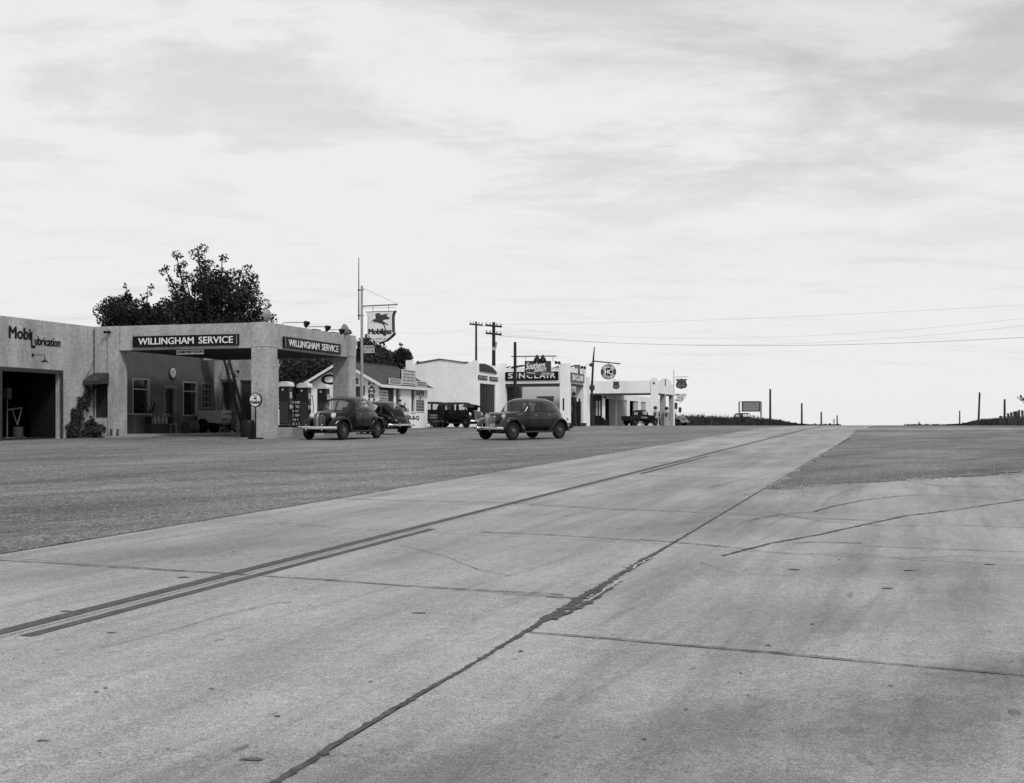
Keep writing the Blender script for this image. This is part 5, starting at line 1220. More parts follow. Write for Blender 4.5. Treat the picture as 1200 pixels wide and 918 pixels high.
# ================================================================== UTILITY POLES AND WIRES
def utility(px, Y, top, arms, lab, wpx, thick):
    x = PX(px, Y); r = WT('utility_pole', (x, Y, g(Y)), lab, 'utility pole'); H = PZ(top, Y) - g(Y)
    MB().tube([(0, 0, 0), (0, 0, H)], [thick * 1.15, thick * .8], 10).build('shaft', 'tarred_pole', r, True)
    for py, a, c, sk in arms:
        z_ = PZ(py, Y) - g(Y); xa, xb = PX(a, Y) - x, PX(c, Y) - x
        cr = MB().bar((xa, -.12 - sk, z_), (xb, -.12 + sk, z_ - .05), .16, .16).build('crossarm', 'tarred_pole', r)
        for t in (.04, .28, .72, .96):
            MB().lathe([(.04, .08), (.07, .14), (.05, .22), (.07, .26), (0, .3)], c=(xa + (xb - xa) * t, -.12 + sk * (2 * t - 1), z_ - .05 * t), n=8).build('insulator', 'grey_pole', cr, True)
    return r
utility(558, 140, 377, [(380.5, 550.8, 565.4, .5)], 'thinner utility pole with one crossarm behind the white garage wall', 3, .13)
r = utility(578.6, 118, 377.8, [(382, 569.4, 587.6, .6), (391.3, 569.8, 587.2, .6)], 'stout utility pole with two crossarms behind the Sinclair station', 4, .18)
MB().tube([(.18, -.1, PZ(408, 118) - g(118)), (.26, -.1, PZ(401, 118) - g(118))], .08).box(-.16, .12, -.3, -.15, PZ(411, 118) - g(118), PZ(407, 118) - g(118)).build('conduit_box', 'grey_pole', r)
def wire(pts, rad, lab):
    b = MB(); P = []
    (x0, y0, z0), (x1, y1, z1), sag = pts
    for i in range(33):
        t = i / 32; P.append((x0 + (x1 - x0) * t, y0 + (y1 - y0) * t, z0 + (z1 - z0) * t - sag * 4 * t * (1 - t)))
    o = b.tube(P, rad, 5).build('overhead_wire', 'wire', None); tag(o, lab, 'wire')
mat('wire', .22, .6)
P3 = lambda px, py, Y: (PX(px, Y), Y, PZ(py, Y))
wire((P3(586, 393.5, 118), P3(1330, 387, 80), .95), .013, 'heaviest overhead wire sagging from the two-arm pole across the sky to the east')
wire((P3(586, 380.5, 118), P3(1330, 349, 80), .35), .0055, 'faint topmost overhead wire running out of the two-arm pole')
wire((P3(565, 381, 140), P3(1330, 357, 90), 1.9), .0055, 'faint middle overhead wire from the one-arm pole')
wire((P3(586, 391, 118), P3(1330, 365, 85), 1.6), .006, 'faint lower overhead wire just above the heaviest one')
wire((P3(430, 381, 160), P3(569, 382, 118), .9), .005, 'faint overhead wire between the shield sign and the two-arm pole')
wire((P3(686, 428, 106), P3(694, 424, 108), .1), .015, 'short drooping wire from the white station tower to the leaning pole')
# ================================================================== FAR EDGE: poles, billboard, weeds
def plain_pole(px, top, bot, Y, rad, lab, lean=0):
    x = PX(px, Y); z1 = PZ(top, Y) - g(Y); o = MB().tube([(0, 0, -.4), (lean, 0, z1)], [rad, rad * .8], 8).build('roadside_pole', 'tarred_pole', None, True); o.location = (x, Y, g(Y)); tag(o, lab, 'pole', 'bare poles beyond the crest')
plain_pole(902.6, 456, 498, 185, .17, 'tallest bare pole, beside the billboard')
plain_pole(939.6, 472.6, 498, 210, .17, 'bare pole next after the tallest one, right of the billboard')
plain_pole(962.4, 483, 498, 240, .17, 'short bare pole standing between two others near the road crest')
plain_pole(981, 487, 498, 250, .15, 'shortest bare pole beside the place where the road meets the sky')
plain_pole(1124.6, 481.6, 498, 200, .12, 'thin short pole at the end of the right hand weeds')
plain_pole(1146.5, 460, 498, 170, .15, 'tall leaning pole rising out of the right hand weeds', .17)
plain_pole(1177.3, 468, 498, 150, .15, 'thick pole beside the broken picket fence')
for px, top, Y, lab in ((977.3, 491, 245, 'small pale figure-like marker beside the shortest pole'), (1077, 494, 230, 'tiny pale marker alone on the crest at the right')):
    r = WT('road_marker', (PX(px, Y), Y, g(Y)), lab, 'marker'); h = PZ(top, Y) - g(Y)
    MB().tube([(0, 0, -.3), (0, 0, h * .6)], .09, 6).build('post', 'mid_grey', r); MB().box(-.22, .22, -.04, .04, h * .55, h).build('plate', 'pale_cloth', r, bevel=.03)
Y = 180.0; x = PX(878.5, Y); r = WT('billboard', (x, Y, g(Y)), 'dark billboard with pale lettering on two thin posts beyond the stations', 'billboard')
z = lambda py: PZ(py, Y) - g(Y); xo = lambda px: PX(px, Y) - x
MB().box(xo(870.4), xo(889.6), -.08, .08, z(481.6), z(471.4)).build('panel', 'mid_grey', r)
e = .12; b = MB(); b.box(xo(870.4) - e, xo(889.6) + e, -.12, .12, z(471.4), z(471.4) + e).box(xo(870.4) - e, xo(889.6) + e, -.12, .12, z(481.6) - e, z(481.6)).box(xo(870.4) - e, xo(870.4), -.12, .12, z(481.6), z(471.4)).box(xo(889.6), xo(889.6) + e, -.12, .12, z(481.6), z(471.4)); b.build('frame', 'dark_grey', r)
scribble(r, 'x', (xo(871.6), -.085, z(481.2)), xo(888.4) - xo(871.6), z(471.8) - z(481.2), 'lettering_grey', 3, 77)
for px in (866.3, 891.8): MB().box(xo(px) - .10, xo(px) + .10, -.06, .06, -.3, z(470.8)).build('post', 'mid_grey', r)
MB().box(xo(866.3), xo(891.8), -.05, .05, z(471), z(470.6)).box(xo(866.3), xo(891.8), -.05, .05, z(482.2), z(481.9)).build('rail', 'mid_grey', r)
def weeds(name, fn, n, seed, lab):
    rr = random.Random(seed); vs = []; fs = []
    for _ in range(n):
        px, Y, h = fn(rr); x = PX(px, Y); z0 = g(Y) - .1
        k = len(vs); w_ = rr.uniform(.02, .05) * (Y / 120); lx = rr.uniform(-.25, .25) * h
        for q in range(rr.randint(1, 3)):
            k = len(vs); zz = z0 + h * rr.uniform(.1, .8)
            vs += [(x - w_, Y, z0), (x + w_, Y, z0), (x + lx, Y + .1, z0 + h)]; fs.append((k, k + 1, k + 2))
            k = len(vs); s_ = rr.uniform(.06, .16) * (Y / 140); a = rr.uniform(-1, 1); c = rr.uniform(.2, 1)
            cx_ = x + lx * (zz - z0) / h + rr.uniform(-.15, .15)
            vs += [(cx_ - s_, Y + .05, zz - s_ * a), (cx_, Y - .05, zz + s_ * c), (cx_ + s_, Y + .02, zz + s_ * a * .5), (cx_, Y + .05, zz - s_ * c)]; fs.append((k, k + 1, k + 2, k + 3))
            x += rr.uniform(-.3, .3)
    me = bpy.data.meshes.new(name); me.from_pydata(vs, [], fs); me.materials.append(M['weed']); o = bpy.data.objects.new(name, me); link(o); tag(o, lab, 'weeds', kind='stuff')
def interp(K, x):
    for (a, va), (b_, vb) in zip(K, K[1:]):
        if x <= b_: return va + (vb - va) * max(0, x - a) / (b_ - a)
    return K[-1][1]
KH = [(780, 13), (815, 14), (835, 13), (850, 12.5), (870, 11.5), (900, 10), (915, 7), (935, 2.2), (950, 1)]
def fnl(rr):
    px = rr.uniform(785, 945); Y = rr.uniform(140, 172) if px < 860 else rr.uniform(166, 205); hp = interp(KH, px) * rr.uniform(.35, .95) * (1.35 if rr.random() > .95 else 1); return px, Y, max(.15, (hp + (498.5 - 498)) / F_PX * Y + EYE - g(Y) - .05)
weeds('roadside_weeds', fnl, 5600, 21, 'dark band of tall weeds beyond the farthest station')
KR = [(1112, 1), (1130, 3), (1140, 6.5), (1150, 9), (1165, 10), (1180, 11), (1200, 12), (1400, 13)]
def fnr(rr):
    px = rr.uniform(1108, 1330); Y = rr.uniform(150, 175); return px, Y, max(.15, interp(KR, px) * rr.uniform(.4, 1.05) / F_PX * Y + EYE - g(Y) - .05)
weeds('roadside_weeds', fnr, 7000, 22, 'dark band of tall weeds round the broken fence')
def fns(rr):
    px = rr.uniform(1060, 1130) if rr.random() < .5 else rr.uniform(920, 985); Y = rr.uniform(180, 215); return px, Y, rr.uniform(.3, 1.9) / F_PX * Y + .1
weeds('roadside_weeds', fns, 260, 23, 'sparse low grass tufts along the crest between the poles')
Y = 146.0; r = WT('picket_fence', (PX(1186, Y), Y, g(Y)), 'broken dark picket fence with leaning boards at the edge of the weeds', 'fence')
rr = random.Random(6)
tops = [(1172.5, 487), (1176, 490), (1181.2, 484), (1185, 483), (1188.5, 482), (1191, 481.5), (1194.2, 480), (1198, 480.5), (1202, 480), (1206, 481), (1210, 479), (1214, 481), (1218, 480)]
for px, py in tops:
    xa = PX(px, Y) - PX(1186, Y); h = PZ(py, Y) - g(Y); l_ = rr.uniform(-.28, .10); w_ = rr.uniform(.10, .16)
    MB().bar((xa - l_, 0, -.2), (xa, rr.uniform(-.05, .05), h), .04, w_ * 2 if 0 else .04, up=(1, 0, 0)) if 0 else None
    b = MB(); b.add([(xa - l_ - w_, -.02, -.2), (xa - l_ + w_, -.02, -.2), (xa + w_, -.02, h - .1), (xa, -.02, h), (xa - w_, -.02, h - .1), (xa - l_ - w_, .02, -.2), (xa - l_ + w_, .02, -.2), (xa + w_, .02, h - .1), (xa, .02, h), (xa - w_, .02, h - .1)], [(0, 1, 2, 3, 4), (9, 8, 7, 6, 5), (0, 5, 6, 1), (1, 6, 7, 2), (2, 7, 8, 3), (3, 8, 9, 4), (4, 9, 5, 0)])
    b.build('picket', 'picket_wood', r)
for z_ in (.35, .95): MB().box(PX(1171, Y) - PX(1186, Y), PX(1220, Y) - PX(1186, Y), .025, .07, z_, z_ + .09).build('rail', 'picket_wood', r)

# ================================================================== TREES
def tree(name, base, limbs, blobs, n, size, m, lab, seed, trunk_r=.35):
    """base point, limbs = list of tips; foliage clumps follow the outer limbs plus extra blobs"""
    rr = random.Random(seed); r = WT(name, base, lab, 'tree'); B = Vector(base)
    fork = Vector((0, 0, max(1.2, (sum(t[2] for t in limbs) / len(limbs) - B.z) * .30)))
    b = MB(); b.tube([(0, 0, -.3), (0, 0, fork.z * .5), tuple(fork)], [trunk_r, trunk_r * .8, trunk_r * .65], 10); bl = []
    for t in limbs:
        tip = Vector(t[:3]) - B; mid = fork * .55 + tip * .45 + Vector((rr.uniform(-.4, .4), rr.uniform(-.4, .4), -.2)); P = []
        for i in range(9):
            s_ = i / 8; P.append(fork * (1 - s_) ** 2 + mid * 2 * s_ * (1 - s_) + tip * s_ * s_)
        b.tube(P, [trunk_r * .5 * (1 - .9 * i / 8) for i in range(9)], 6)
        for i in range(18):
            s_ = .35 + .65 * i / 17; p = fork * (1 - s_) ** 2 + mid * 2 * s_ * (1 - s_) + tip * s_ * s_
            rad = t[3] * (1.10 - .50 * ((s_ - .35) / .65) ** 1.6)
            bl.append((p.x + rr.gauss(0, .5) * rad, p.y + rr.gauss(0, .6) * rad, p.z - rad * .4 + rr.gauss(0, .2) * rad, max(.14, rad * rr.uniform(.6, 1.0))))
    b.build('trunk', 'bark', r, True)
    for (x_, y_, z_, q) in blobs: bl.append((x_ - B.x, y_ - B.y, z_ - B.z, q))
    leaves('crown', bl, n, size, m, None, None, seed, r); return r
Q = lambda px, py, Y, q: (PX(px, Y), Y, PZ(py, Y), q)
Yt = 84.0; rr = random.Random(12)
limbs = [Q(205.7, 294, Yt, .55), Q(231, 288, Yt + 1, .75), Q(260, 299, Yt - 1, .70), Q(285, 311, Yt + 1, .7), Q(297, 322, Yt, .65), Q(192.5, 313, Yt, .5), Q(270, 338, Yt - 1, .7), Q(217, 322, Yt, .6), Q(308, 354, Yt, .7), Q(238, 312, Yt - 2, .75), Q(211, 355, Yt, .6), Q(290, 345, Yt - 1, .9)]
bl = [Q(rr.uniform(208, 300), rr.uniform(340, 400), Yt + rr.uniform(-2, 2), rr.uniform(.6, 1.1)) for _ in range(34)] + [Q(rr.uniform(228, 272), rr.uniform(318, 345), Yt + rr.uniform(-1, 1), rr.uniform(.5, .8)) for _ in range(9)] + [Q(rr.uniform(296, 316), rr.uniform(358, 395), Yt, rr.uniform(.4, .6)) for _ in range(8)] + [Q(319.5, 374.5, Yt, .35)]
tree('shade_tree', (PX(252, Yt), Yt, g(Yt)), limbs, bl, 38000, .17, 'leaf_dark', 'tall dark tree with upswept branches rising behind the grey stucco canopy', 31, .45)
Y2 = 88.0
limbs = [Q(148.5, 335, Y2, .45), Q(173, 337, Y2, .45), Q(123, 354, Y2, .6), Q(140, 350, Y2, .7), Q(190, 350, Y2, .5), Q(163, 352, Y2, .8), Q(180, 358, Y2, .6)]
bl = [Q(rr.uniform(126, 206), rr.uniform(358, 410), Y2 + rr.uniform(-2, 2), rr.uniform(.7, 1.15)) for _ in range(34)] + [Q(rr.uniform(130, 145), rr.uniform(356, 362), Y2, .6) for _ in range(3)]
tree('shade_tree', (PX(160, Y2), Y2, g(Y2)), limbs, bl, 28000, .17, 'leaf_dark', 'lower rounded dark tree behind the corner of the lubrication bay', 32, .35)
Y3 = 97.0
limbs = [Q(409, 388, Y3, .5), Q(432, 394, Y3, .45), Q(418, 400, Y3, .7), Q(395, 405, Y3, .7), Q(441, 408, Y3, .7), Q(370, 410, Y3, .8), Q(350, 415, Y3, .8), Q(333, 418, Y3, .8)]
bl = [Q(rr.uniform(322, 440), rr.uniform(418, 470), Y3 + rr.uniform(-2, 2), rr.uniform(.7, 1.2)) for _ in range(60)] + [Q(rr.uniform(425, 452), rr.uniform(400, 428), Y3, rr.uniform(.5, .9)) for _ in range(12)]
tree('shade_tree', (PX(385, Y3), Y3, g(Y3)), limbs, bl, 44000, .19, 'leaf_mid', 'broad tree filling the gap under the canopy and behind the cafe gable', 33, .35)
Y4 = 101.0
limbs = [Q(455, 409, Y4, .5), Q(470.3, 403.5, Y4, .38), Q(478.5, 409.5, Y4, .36), Q(463, 412, Y4, .55), Q(448, 413, Y4, .5), Q(488.5, 423.5, Y4, .30)]
bl = [Q(rr.uniform(440, 474), rr.uniform(418, 445), Y4 + rr.uniform(-1, 1), rr.uniform(.5, .9)) for _ in range(26)] + [Q(rr.uniform(468, 476), rr.uniform(412, 430), Y4, .45) for _ in range(8)]
tree('shade_tree', (PX(460, Y4), Y4, g(Y4)), limbs, bl, 24000, .17, 'leaf_dark', 'spiky topped tree behind the cafe roof ridge', 34, .25)
Y5 = 118.0
limbs = [Q(1194, 466, Y5, .35), Q(1225, 440, Y5, 1.0), Q(1250, 430, Y5, 1.2), Q(1215, 455, Y5, .7), Q(1280, 445, Y5, 1.1)]
bl = [Q(rr.uniform(1215, 1290), rr.uniform(440, 480), Y5 + rr.uniform(-1, 1), rr.uniform(.6, 1.1)) for _ in range(20)] + [Q(1198, 466.5, Y5, .28)]
tree('roadside_tree', (PX(1245, Y5), Y5, g(Y5)), limbs, bl, 12000, .2, 'leaf_dark', 'tree at the picture edge whose leafy tip hangs above the fence', 35, .3)
# ================================================================== MOTOR CARS
def pch(K, x):
    """monotone cubic through knots (ascending x)"""
    if x <= K[0][0]: return K[0][1]
    if x >= K[-1][0]: return K[-1][1]
    n = len(K); d = [(K[i + 1][1] - K[i][1]) / (K[i + 1][0] - K[i][0]) for i in range(n - 1)]
    m = [d[0]] + [0 if d[i - 1] * d[i] <= 0 else 2 * d[i - 1] * d[i] / (d[i - 1] + d[i]) for i in range(1, n - 1)] + [d[-1]]
    for i in range(n - 1):
        if x <= K[i + 1][0]:
            h = K[i + 1][0] - K[i][0]; t = (x - K[i][0]) / h
            return (2 * t ** 3 - 3 * t * t + 1) * K[i][1] + (t ** 3 - 2 * t * t + t) * h * m[i] + (-2 * t ** 3 + 3 * t * t) * K[i + 1][1] + (t ** 3 - t * t) * h * m[i + 1]
def A(*k): return sorted(k)
FAST = dict(
    w=A((-2.36, .10), (-2.30, .28), (-2.1, .50), (-1.8, .64), (-1.2, .76), (-.5, .80), (.3, .79), (.55, .74), (.78, .62), (1.2, .46), (1.7, .33), (1.95, .22), (2.06, .08)),
    zt=A((-2.36, .58), (-2.3, .70), (-2.1, .86), (-1.7, 1.02), (-1.2, 1.10), (0, 1.13), (.7, 1.12), (1.2, 1.10), (1.7, 1.07), (1.93, 1.02), (2.06, .88)),
    zb=A((-2.36, .46), (-1.8, .38), (-1, .33), (1, .33), (1.8, .38), (2.06, .46)),
    h=A((-2.06, .03), (-1.95, .20), (-1.7, .38), (-1.4, .50), (-1.0, .565), (-.5, .595), (0, .585), (.22, .555), (.36, .49), (.52, .27), (.68, .0)),
    gw=A((-2.02, .40), (-1.7, .52), (-1.2, .665), (-.5, .745), (.2, .735), (.45, .705), (.68, .64)), zg=1.08, p=3.1,
    cuts=[.68, .65, .60, .55, .50, .45, .41, .37, .33, .20, .06, -.06, -.13, -.30, -.46, -.60, -.68, -.76, -.92, -1.08, -1.20, -1.30, -1.40, -1.50, -1.62, -1.74, -1.84, -1.94, -2.0, -2.06],
    side=[(.33, -.06), (-.13, -.68), (-.76, -1.40)], ws=(.65, .41), rw=(-1.50, -1.84), doors=[(.50, -.08), (-.11, -.86)])
BOX = dict(
    w=A((-2.0, .62), (-1.9, .70), (-1.2, .74), (-.3, .75), (.35, .70), (.6, .60), (1.0, .48), (1.6, .36), (1.75, .30), (1.80, .26)),
    zt=A((-2.0, 1.0), (-1.9, 1.12), (-1, 1.18), (0, 1.18), (.6, 1.17), (1.7, 1.12), (1.80, 1.10)),
    zb=A((-2.0, .48), (-1, .40), (1, .40), (1.8, .50)),
    h=A((-1.96, .0), (-1.93, .30), (-1.86, .48), (-1.6, .57), (-.8, .60), (.2, .59), (.36, .55), (.46, .40), (.56, 0)),
    gw=A((-1.96, .62), (-1.7, .70), (-.5, .72), (.2, .70), (.56, .64)), zg=1.14, p=5.0,
    cuts=[.56, .54, .50, .46, .42, .36, .28, .10, -.20, -.40, -.50, -.60, -.80, -1.0, -1.12, -1.20, -1.30, -1.50, -1.62, -1.72, -1.80, -1.86, -1.90, -1.93, -1.96],
    side=[(.28, -.40), (-.50, -1.12), (-1.20, -1.62)], ws=(.54, .42), rw=(-1.90, -1.95), doors=[(.32, -.44), (-.46, -1.16)])
PICK = dict(BOX)
PICK.update(w=A((-.75, .70), (-.3, .74), (.35, .70), (.6, .60), (1.0, .48), (1.6, .36), (1.80, .26)), zt=A((-.75, 1.14), (0, 1.18), (.6, 1.17), (1.7, 1.12), (1.80, 1.08)), zb=A((-.75, .45), (1, .45), (1.8, .52)),
    h=A((-.72, .0), (-.70, .35), (-.62, .52), (-.3, .58), (.2, .58), (.36, .54), (.46, .40), (.56, 0)), gw=A((-.72, .66), (-.3, .72), (.2, .70), (.56, .64)),
    cuts=[.56, .54, .50, .46, .42, .36, .28, .10, -.10, -.25, -.36, -.48, -.56, -.62, -.66, -.70, -.72], side=[(.28, -.36)], rw=(-.69, -.73), doors=[(.34, -.42)])
def car(name, S_, label, cat, paint, loc, fwd, grp=None, grille='center', lamps=True, open_hood=False, wb=1.42, front_bumper=True, scale=1.0, plate=False, whitewall=False, name_parts=None):
    r = empty(name, loc); tag(r, label, cat, grp)
    f = Vector((fwd[0], fwd[1], 0)).normalized(); rz = math.atan2(f.y, f.x)
    sl = .016 if loc[1] < 90 else .004
    r.rotation_euler = (Matrix.Rotation(math.atan(sl), 3, 'X') @ Matrix.Rotation(rz, 3, 'Z')).to_euler()
    r.scale = (scale,) * 3; xs0, xs1 = S_['w'][0][0], S_['w'][-1][0]
    # lower body shell
    xs = []; n = 46
    for i in range(n): t = i / (n - 1); xs.append(xs0 + (xs1 - xs0) * (.5 - .5 * math.cos(math.pi * t)) * 1.0)
    m = 36; vs = []; fs = []; pe = 3.0 if S_ is FAST else 4.5
    PT = A((-2.3, 3), (-1.9, 3.2), (-1.3, 6.5), (-.5, 8), (.45, 8), (1.0, 3.6), (2.0, 3)) if S_ is FAST else A((-2, 6), (.5, 7), (1.8, 6))
    def sect(x, th):
        w, zt, zb = pch(S_['w'], x), pch(S_['zt'], x), pch(S_['zb'], x); c, s = math.cos(th), math.sin(th); pq = pch(PT, x) if s > 0 else pe
        return (x, w * math.copysign(abs(c) ** (2 / pq), c), (zt + zb) / 2 + (zt - zb) / 2 * math.copysign(abs(s) ** (2 / pq), s))
    for x in xs:
        for k in range(m): vs.append(sect(x, 2 * math.pi * (k + .5) / m))
    for i in range(n - 1):
        for k in range(m): fs.append((i * m + k, i * m + (k + 1) % m, (i + 1) * m + (k + 1) % m, (i + 1) * m + k))
    fs += [tuple(range(m)), tuple((n - 1) * m + k for k in range(m))]
    b = MB(); b.add(vs, fs); b.build('body', paint, r, True)
    # greenhouse, split into roof shell and panes
    p = S_['p']; half = [(0.0, None), (.10, None), (.28, None), (.46, None), (.62, None), (.76, None)] ; ty = [.72, .48, .25, .03]
    cols_ = [(1 - f_[0] ** p) ** (1 / p) for f_ in half]; fr = [f_[0] for f_ in half]
    prof = [(cols_[i], fr[i]) for i in range(6)]
    if p > 4: prof[5] = ((1 - .76 ** p) ** (1 / p), .76)
    prof += [(t, (1 - t ** p) ** (1 / p)) for t in ty]
    prof = [(.97, -99)] + prof
    full = prof + [(-a, c) for a, c in reversed(prof)]; nc = len(full); cu = S_['cuts']
    V = [(x, pch(S_['gw'], x) * a, min(S_['zg'], pch(S_['zt'], x) - .03) + (pch(S_['h'], x) * c if c > -9 else -.2)) for x in cu for a, c in full]
    groups = {}
    for i in range(len(cu) - 1):
        xm = (cu[i] + cu[i + 1]) / 2
        for k in range(nc - 1):
            am = (full[k][0] + full[k + 1][0]) / 2; cm_ = (full[k][1] + full[k + 1][1]) / 2; key = 'roof'
            if .10 < cm_ < .76 and abs(am) > .8:
                for q, (a, c) in enumerate(S_['side']):
                    if c < xm < a and pch(S_['h'], xm) > .2: key = ('s', q, am > 0)
            if abs(am) < (.80 if S_ is FAST else .92) and S_['ws'][1] < xm < S_['ws'][0] and abs(am) > .03 and (cm_ > .5): key = ('w', am > 0)
            if abs(am) < .5 and abs(am) > .03 and S_['rw'][1] < xm < S_['rw'][0]: key = ('r', am > 0)
            groups.setdefault(key, []).append((i * nc + k, i * nc + k + 1, (i + 1) * nc + k + 1, (i + 1) * nc + k))
    for key, fl_ in groups.items():
        idx = sorted({v for q in fl_ for v in q}); mp = {v: j for j, v in enumerate(idx)}
        b = MB(); b.add([V[v] for v in idx], [tuple(mp[v] for v in q) for q in fl_])
        if key == 'roof': o = b.build('roof', paint, r, True)
        else: b.build({'s': 'side_window', 'w': 'windscreen', 'r': 'rear_window'}[key[0]], 'car_glass', r, True)
    # doors: skins a hair proud of the shell, with gaps between
    for (xa, xb) in S_['doors']:
        for sg in (1, -1):
            vs = []; fs = []; nn = 9; mm = 9
            for i in range(nn):
                x = xa + (xb - xa) * i / (nn - 1)
                for k in range(mm):
                    th = math.pi * (-.30 + .56 * k / (mm - 1)); q = sect(x, th); vs.append((q[0], sg * (q[1] + .010), q[2]))
            for i in range(nn - 1):
                for k in range(mm - 1): fs.append((i * mm + k, i * mm + k + 1, (i + 1) * mm + k + 1, (i + 1) * mm + k))
            d = MB(); d.add(vs, fs); d = d.build('door', paint, r, True)
            hx = xb + .12; y_ = sect(hx, .3)[1]
            MB().tube([(hx, sg * (y_ + .01), .98), (hx, sg * (y_ + .05), .98), (hx + .13, sg * (y_ + .05), .98)], .012, 6).build('handle', 'chrome', d)
    # inside: seats and wheel
    xs_ = S_['side'][0]
    for x in ([.0, -.95] if len(S_['side']) > 1 else [-.3]):
        MB().box(x - .28, x - .16, -.58, .58, .5, 1.10).box(x - .16, x + .35, -.58, .58, .45, .62).build('seat', 'dark_grey', r)
    st = MB().lathe([(.19, -.012), (.20, 0), (.19, .012), (.18, 0), (.19, -.012)], n=20).build('steering_wheel', 'black_paint', r, True); st.location = (.32, .33, 1.14); st.rotation_euler = (0, R(-35), 0)
    # fenders
    def fender(xc, x0, x1, top, y_in, y_out, front):
        xs = [x0 + (x1 - x0) * i / 30 for i in range(31)]
        for sg in (1, -1):
            vs = []; fs = []; q = 14
            for x in xs:
                t = (x - x0) / (x1 - x0); zt_ = pch(top, x); dx = x - xc; zo = .34 + math.sqrt(max(0, .405 ** 2 - dx * dx)) if abs(dx) < .405 else .30
                zo = min(zo, zt_ - .04); e_ = math.sin(math.pi * min(1, max(0, t))) ** .35
                yo = y_in + (y_out - y_in) * max(.30, e_); yi = y_in - .12
                for k in range(q):
                    a = 2 * math.pi * (k + .5) / q; c, s = math.cos(a), math.sin(a); pw = 2 / 2.8
                    vs.append((x, sg * ((yo + yi) / 2 + (yo - yi) / 2 * math.copysign(abs(c) ** pw, c)), (zt_ + zo) / 2 + (zt_ - zo) / 2 * math.copysign(abs(s) ** pw, s)))
            for i in range(30):
                for k in range(q): fs.append((i * q + k, i * q + (k + 1) % q, (i + 1) * q + (k + 1) % q, (i + 1) * q + k))
            fs += [tuple(range(q)), tuple(30 * q + k for k in range(q))]
            b = MB(); b.add(vs, fs); b.build('front_fender' if front else 'rear_fender', paint, r, True)
    xf, xr = wb, -wb
    if S_ is FAST:
        fender(xf, xf - .95, xf + .62, A((xf - .95, .38), (xf - .6, .60), (xf - .25, .84), (xf + .05, .90), (xf + .35, .82), (xf + .55, .62), (xf + .62, .46)), .50, .90, True)
        fender(xr, xr - .78, xr + .58, A((xr - .78, .42), (xr - .6, .55), (xr - .3, .78), (xr, .88), (xr + .3, .78), (xr + .5, .56), (xr + .58, .42)), .58, .90, False)
    else:
        fender(xf, xf - .75, xf + .50, A((xf - .75, .38), (xf - .5, .52), (xf - .2, .80), (xf + .05, .86), (xf + .3, .78), (xf + .45, .58), (xf + .5, .48)), .50, .86, True)
        fender(xr, xr - .55, xr + .55, A((xr - .55, .42), (xr - .4, .64), (xr - .1, .84), (xr + .1, .84), (xr + .4, .62), (xr + .55, .40)), .60, .86, False)
    for sg in (1, -1): MB().box(xr + .45, xf - .6, sg * .66 if sg > 0 else -.86, sg * .86 if sg > 0 else -.66, .30, .345).build('running_board', 'dark_grey', r)
    MB().box(xr - .3, xf + .3, -.45, .45, .26, .36).build('chassis', 'black_paint', r)
    MB().tube([(xf, -.68, .34), (xf, .68, .34)], .04, 8).tube([(xr, -.68, .34), (xr, .68, .34)], .05, 8).build('axle', 'black_paint', r)
    # wheels
    for (x, sg) in ((xf, 1), (xf, -1), (xr, 1), (xr, -1)):
        w = empty('wheel', (x, sg * .73, .355), 0, r); y = sg * .085
        MB().lathe([(.235, -.07), (.30, -.088), (.345, -.07), (.357, -.03), (.357, .03), (.345, .07), (.30, .088), (.235, .07), (.235, -.07)], 'y', (0, 0, 0), 28).build('tyre', 'tyre', w, True)
        MB().lathe([(.238, y * .7), (.225, y * .85), (.20, y * .55), (.12, y * .5), (.105, y * .9), (.06, y * 1.15), (0, y * 1.22)], 'y', (0, 0, 0), 24).build('rim', 'rim_paint', w, True)
        MB().lathe([(.100, y * .95), (.085, y * 1.12), (.04, y * 1.24), (0, y * 1.28)], 'y', (0, 0, 0), 18).build('hub_cap', 'hub', w, True)
    # bumpers
    def bumper(x, sgn, wid, h_=.10, z=.47):
        pts = [(x - sgn * .20 * (t * t) ** 1.2, wid * t, z) for t in [i / 8 for i in range(-8, 9)]]
        b = MB(); vs = []; fs = []
        for q in pts:
            for (a, c) in ((.0, -h_ / 2), (.022, -h_ / 4), (.022, h_ / 4), (.0, h_ / 2), (-.02, h_ / 2), (-.02, -h_ / 2)): vs.append((q[0] + sgn * a, q[1], q[2] + c))
        for i in range(len(pts) - 1):
            for k in range(6): fs.append((i * 6 + k, i * 6 + (k + 1) % 6, (i + 1) * 6 + (k + 1) % 6, (i + 1) * 6 + k))
        fs += [tuple(range(6)), tuple(len(pts) * 6 - 6 + k for k in range(6))]
        b.add(vs, fs); bo = b.build('bumper', 'chrome', r, True)
        for y in (-.34, .34): MB().bar((x + sgn * .035, y, z - .10), (x + sgn * .035, y, z + .14), .035, .04).build('guard', 'chrome', bo)
        for y in (-.4, .4): MB().bar((x - sgn * .02, y, z), (x - sgn * .5, y, z - .05), .04, .06).build('bracket', 'black_paint', bo)
    bx = xs1 + .22
    if front_bumper: bumper(bx if S_ is FAST else 2.1, 1, .84 if S_ is FAST else .72, .11)
    if S_ is not PICK: bumper(xs0 - .10, -1, .84 if S_ is FAST else .72)
    # grille
    gr = empty('grille', (0, 0, 0), 0, r)
    def nose(y, z):
        """forward x of the nose shell at (y, z)"""
        best = xs1
        lo, hi = xs1 - .6, xs1
        for _ in range(24):
            mid = (lo + hi) / 2; w, zt, zb = pch(S_['w'], mid), pch(S_['zt'], mid), pch(S_['zb'], mid)
            ins = abs(y / max(w, .01)) ** pe + abs((z - (zt + zb) / 2) / ((zt - zb) / 2)) ** pe < 1
            if ins: lo = mid
            else: hi = mid
        return lo
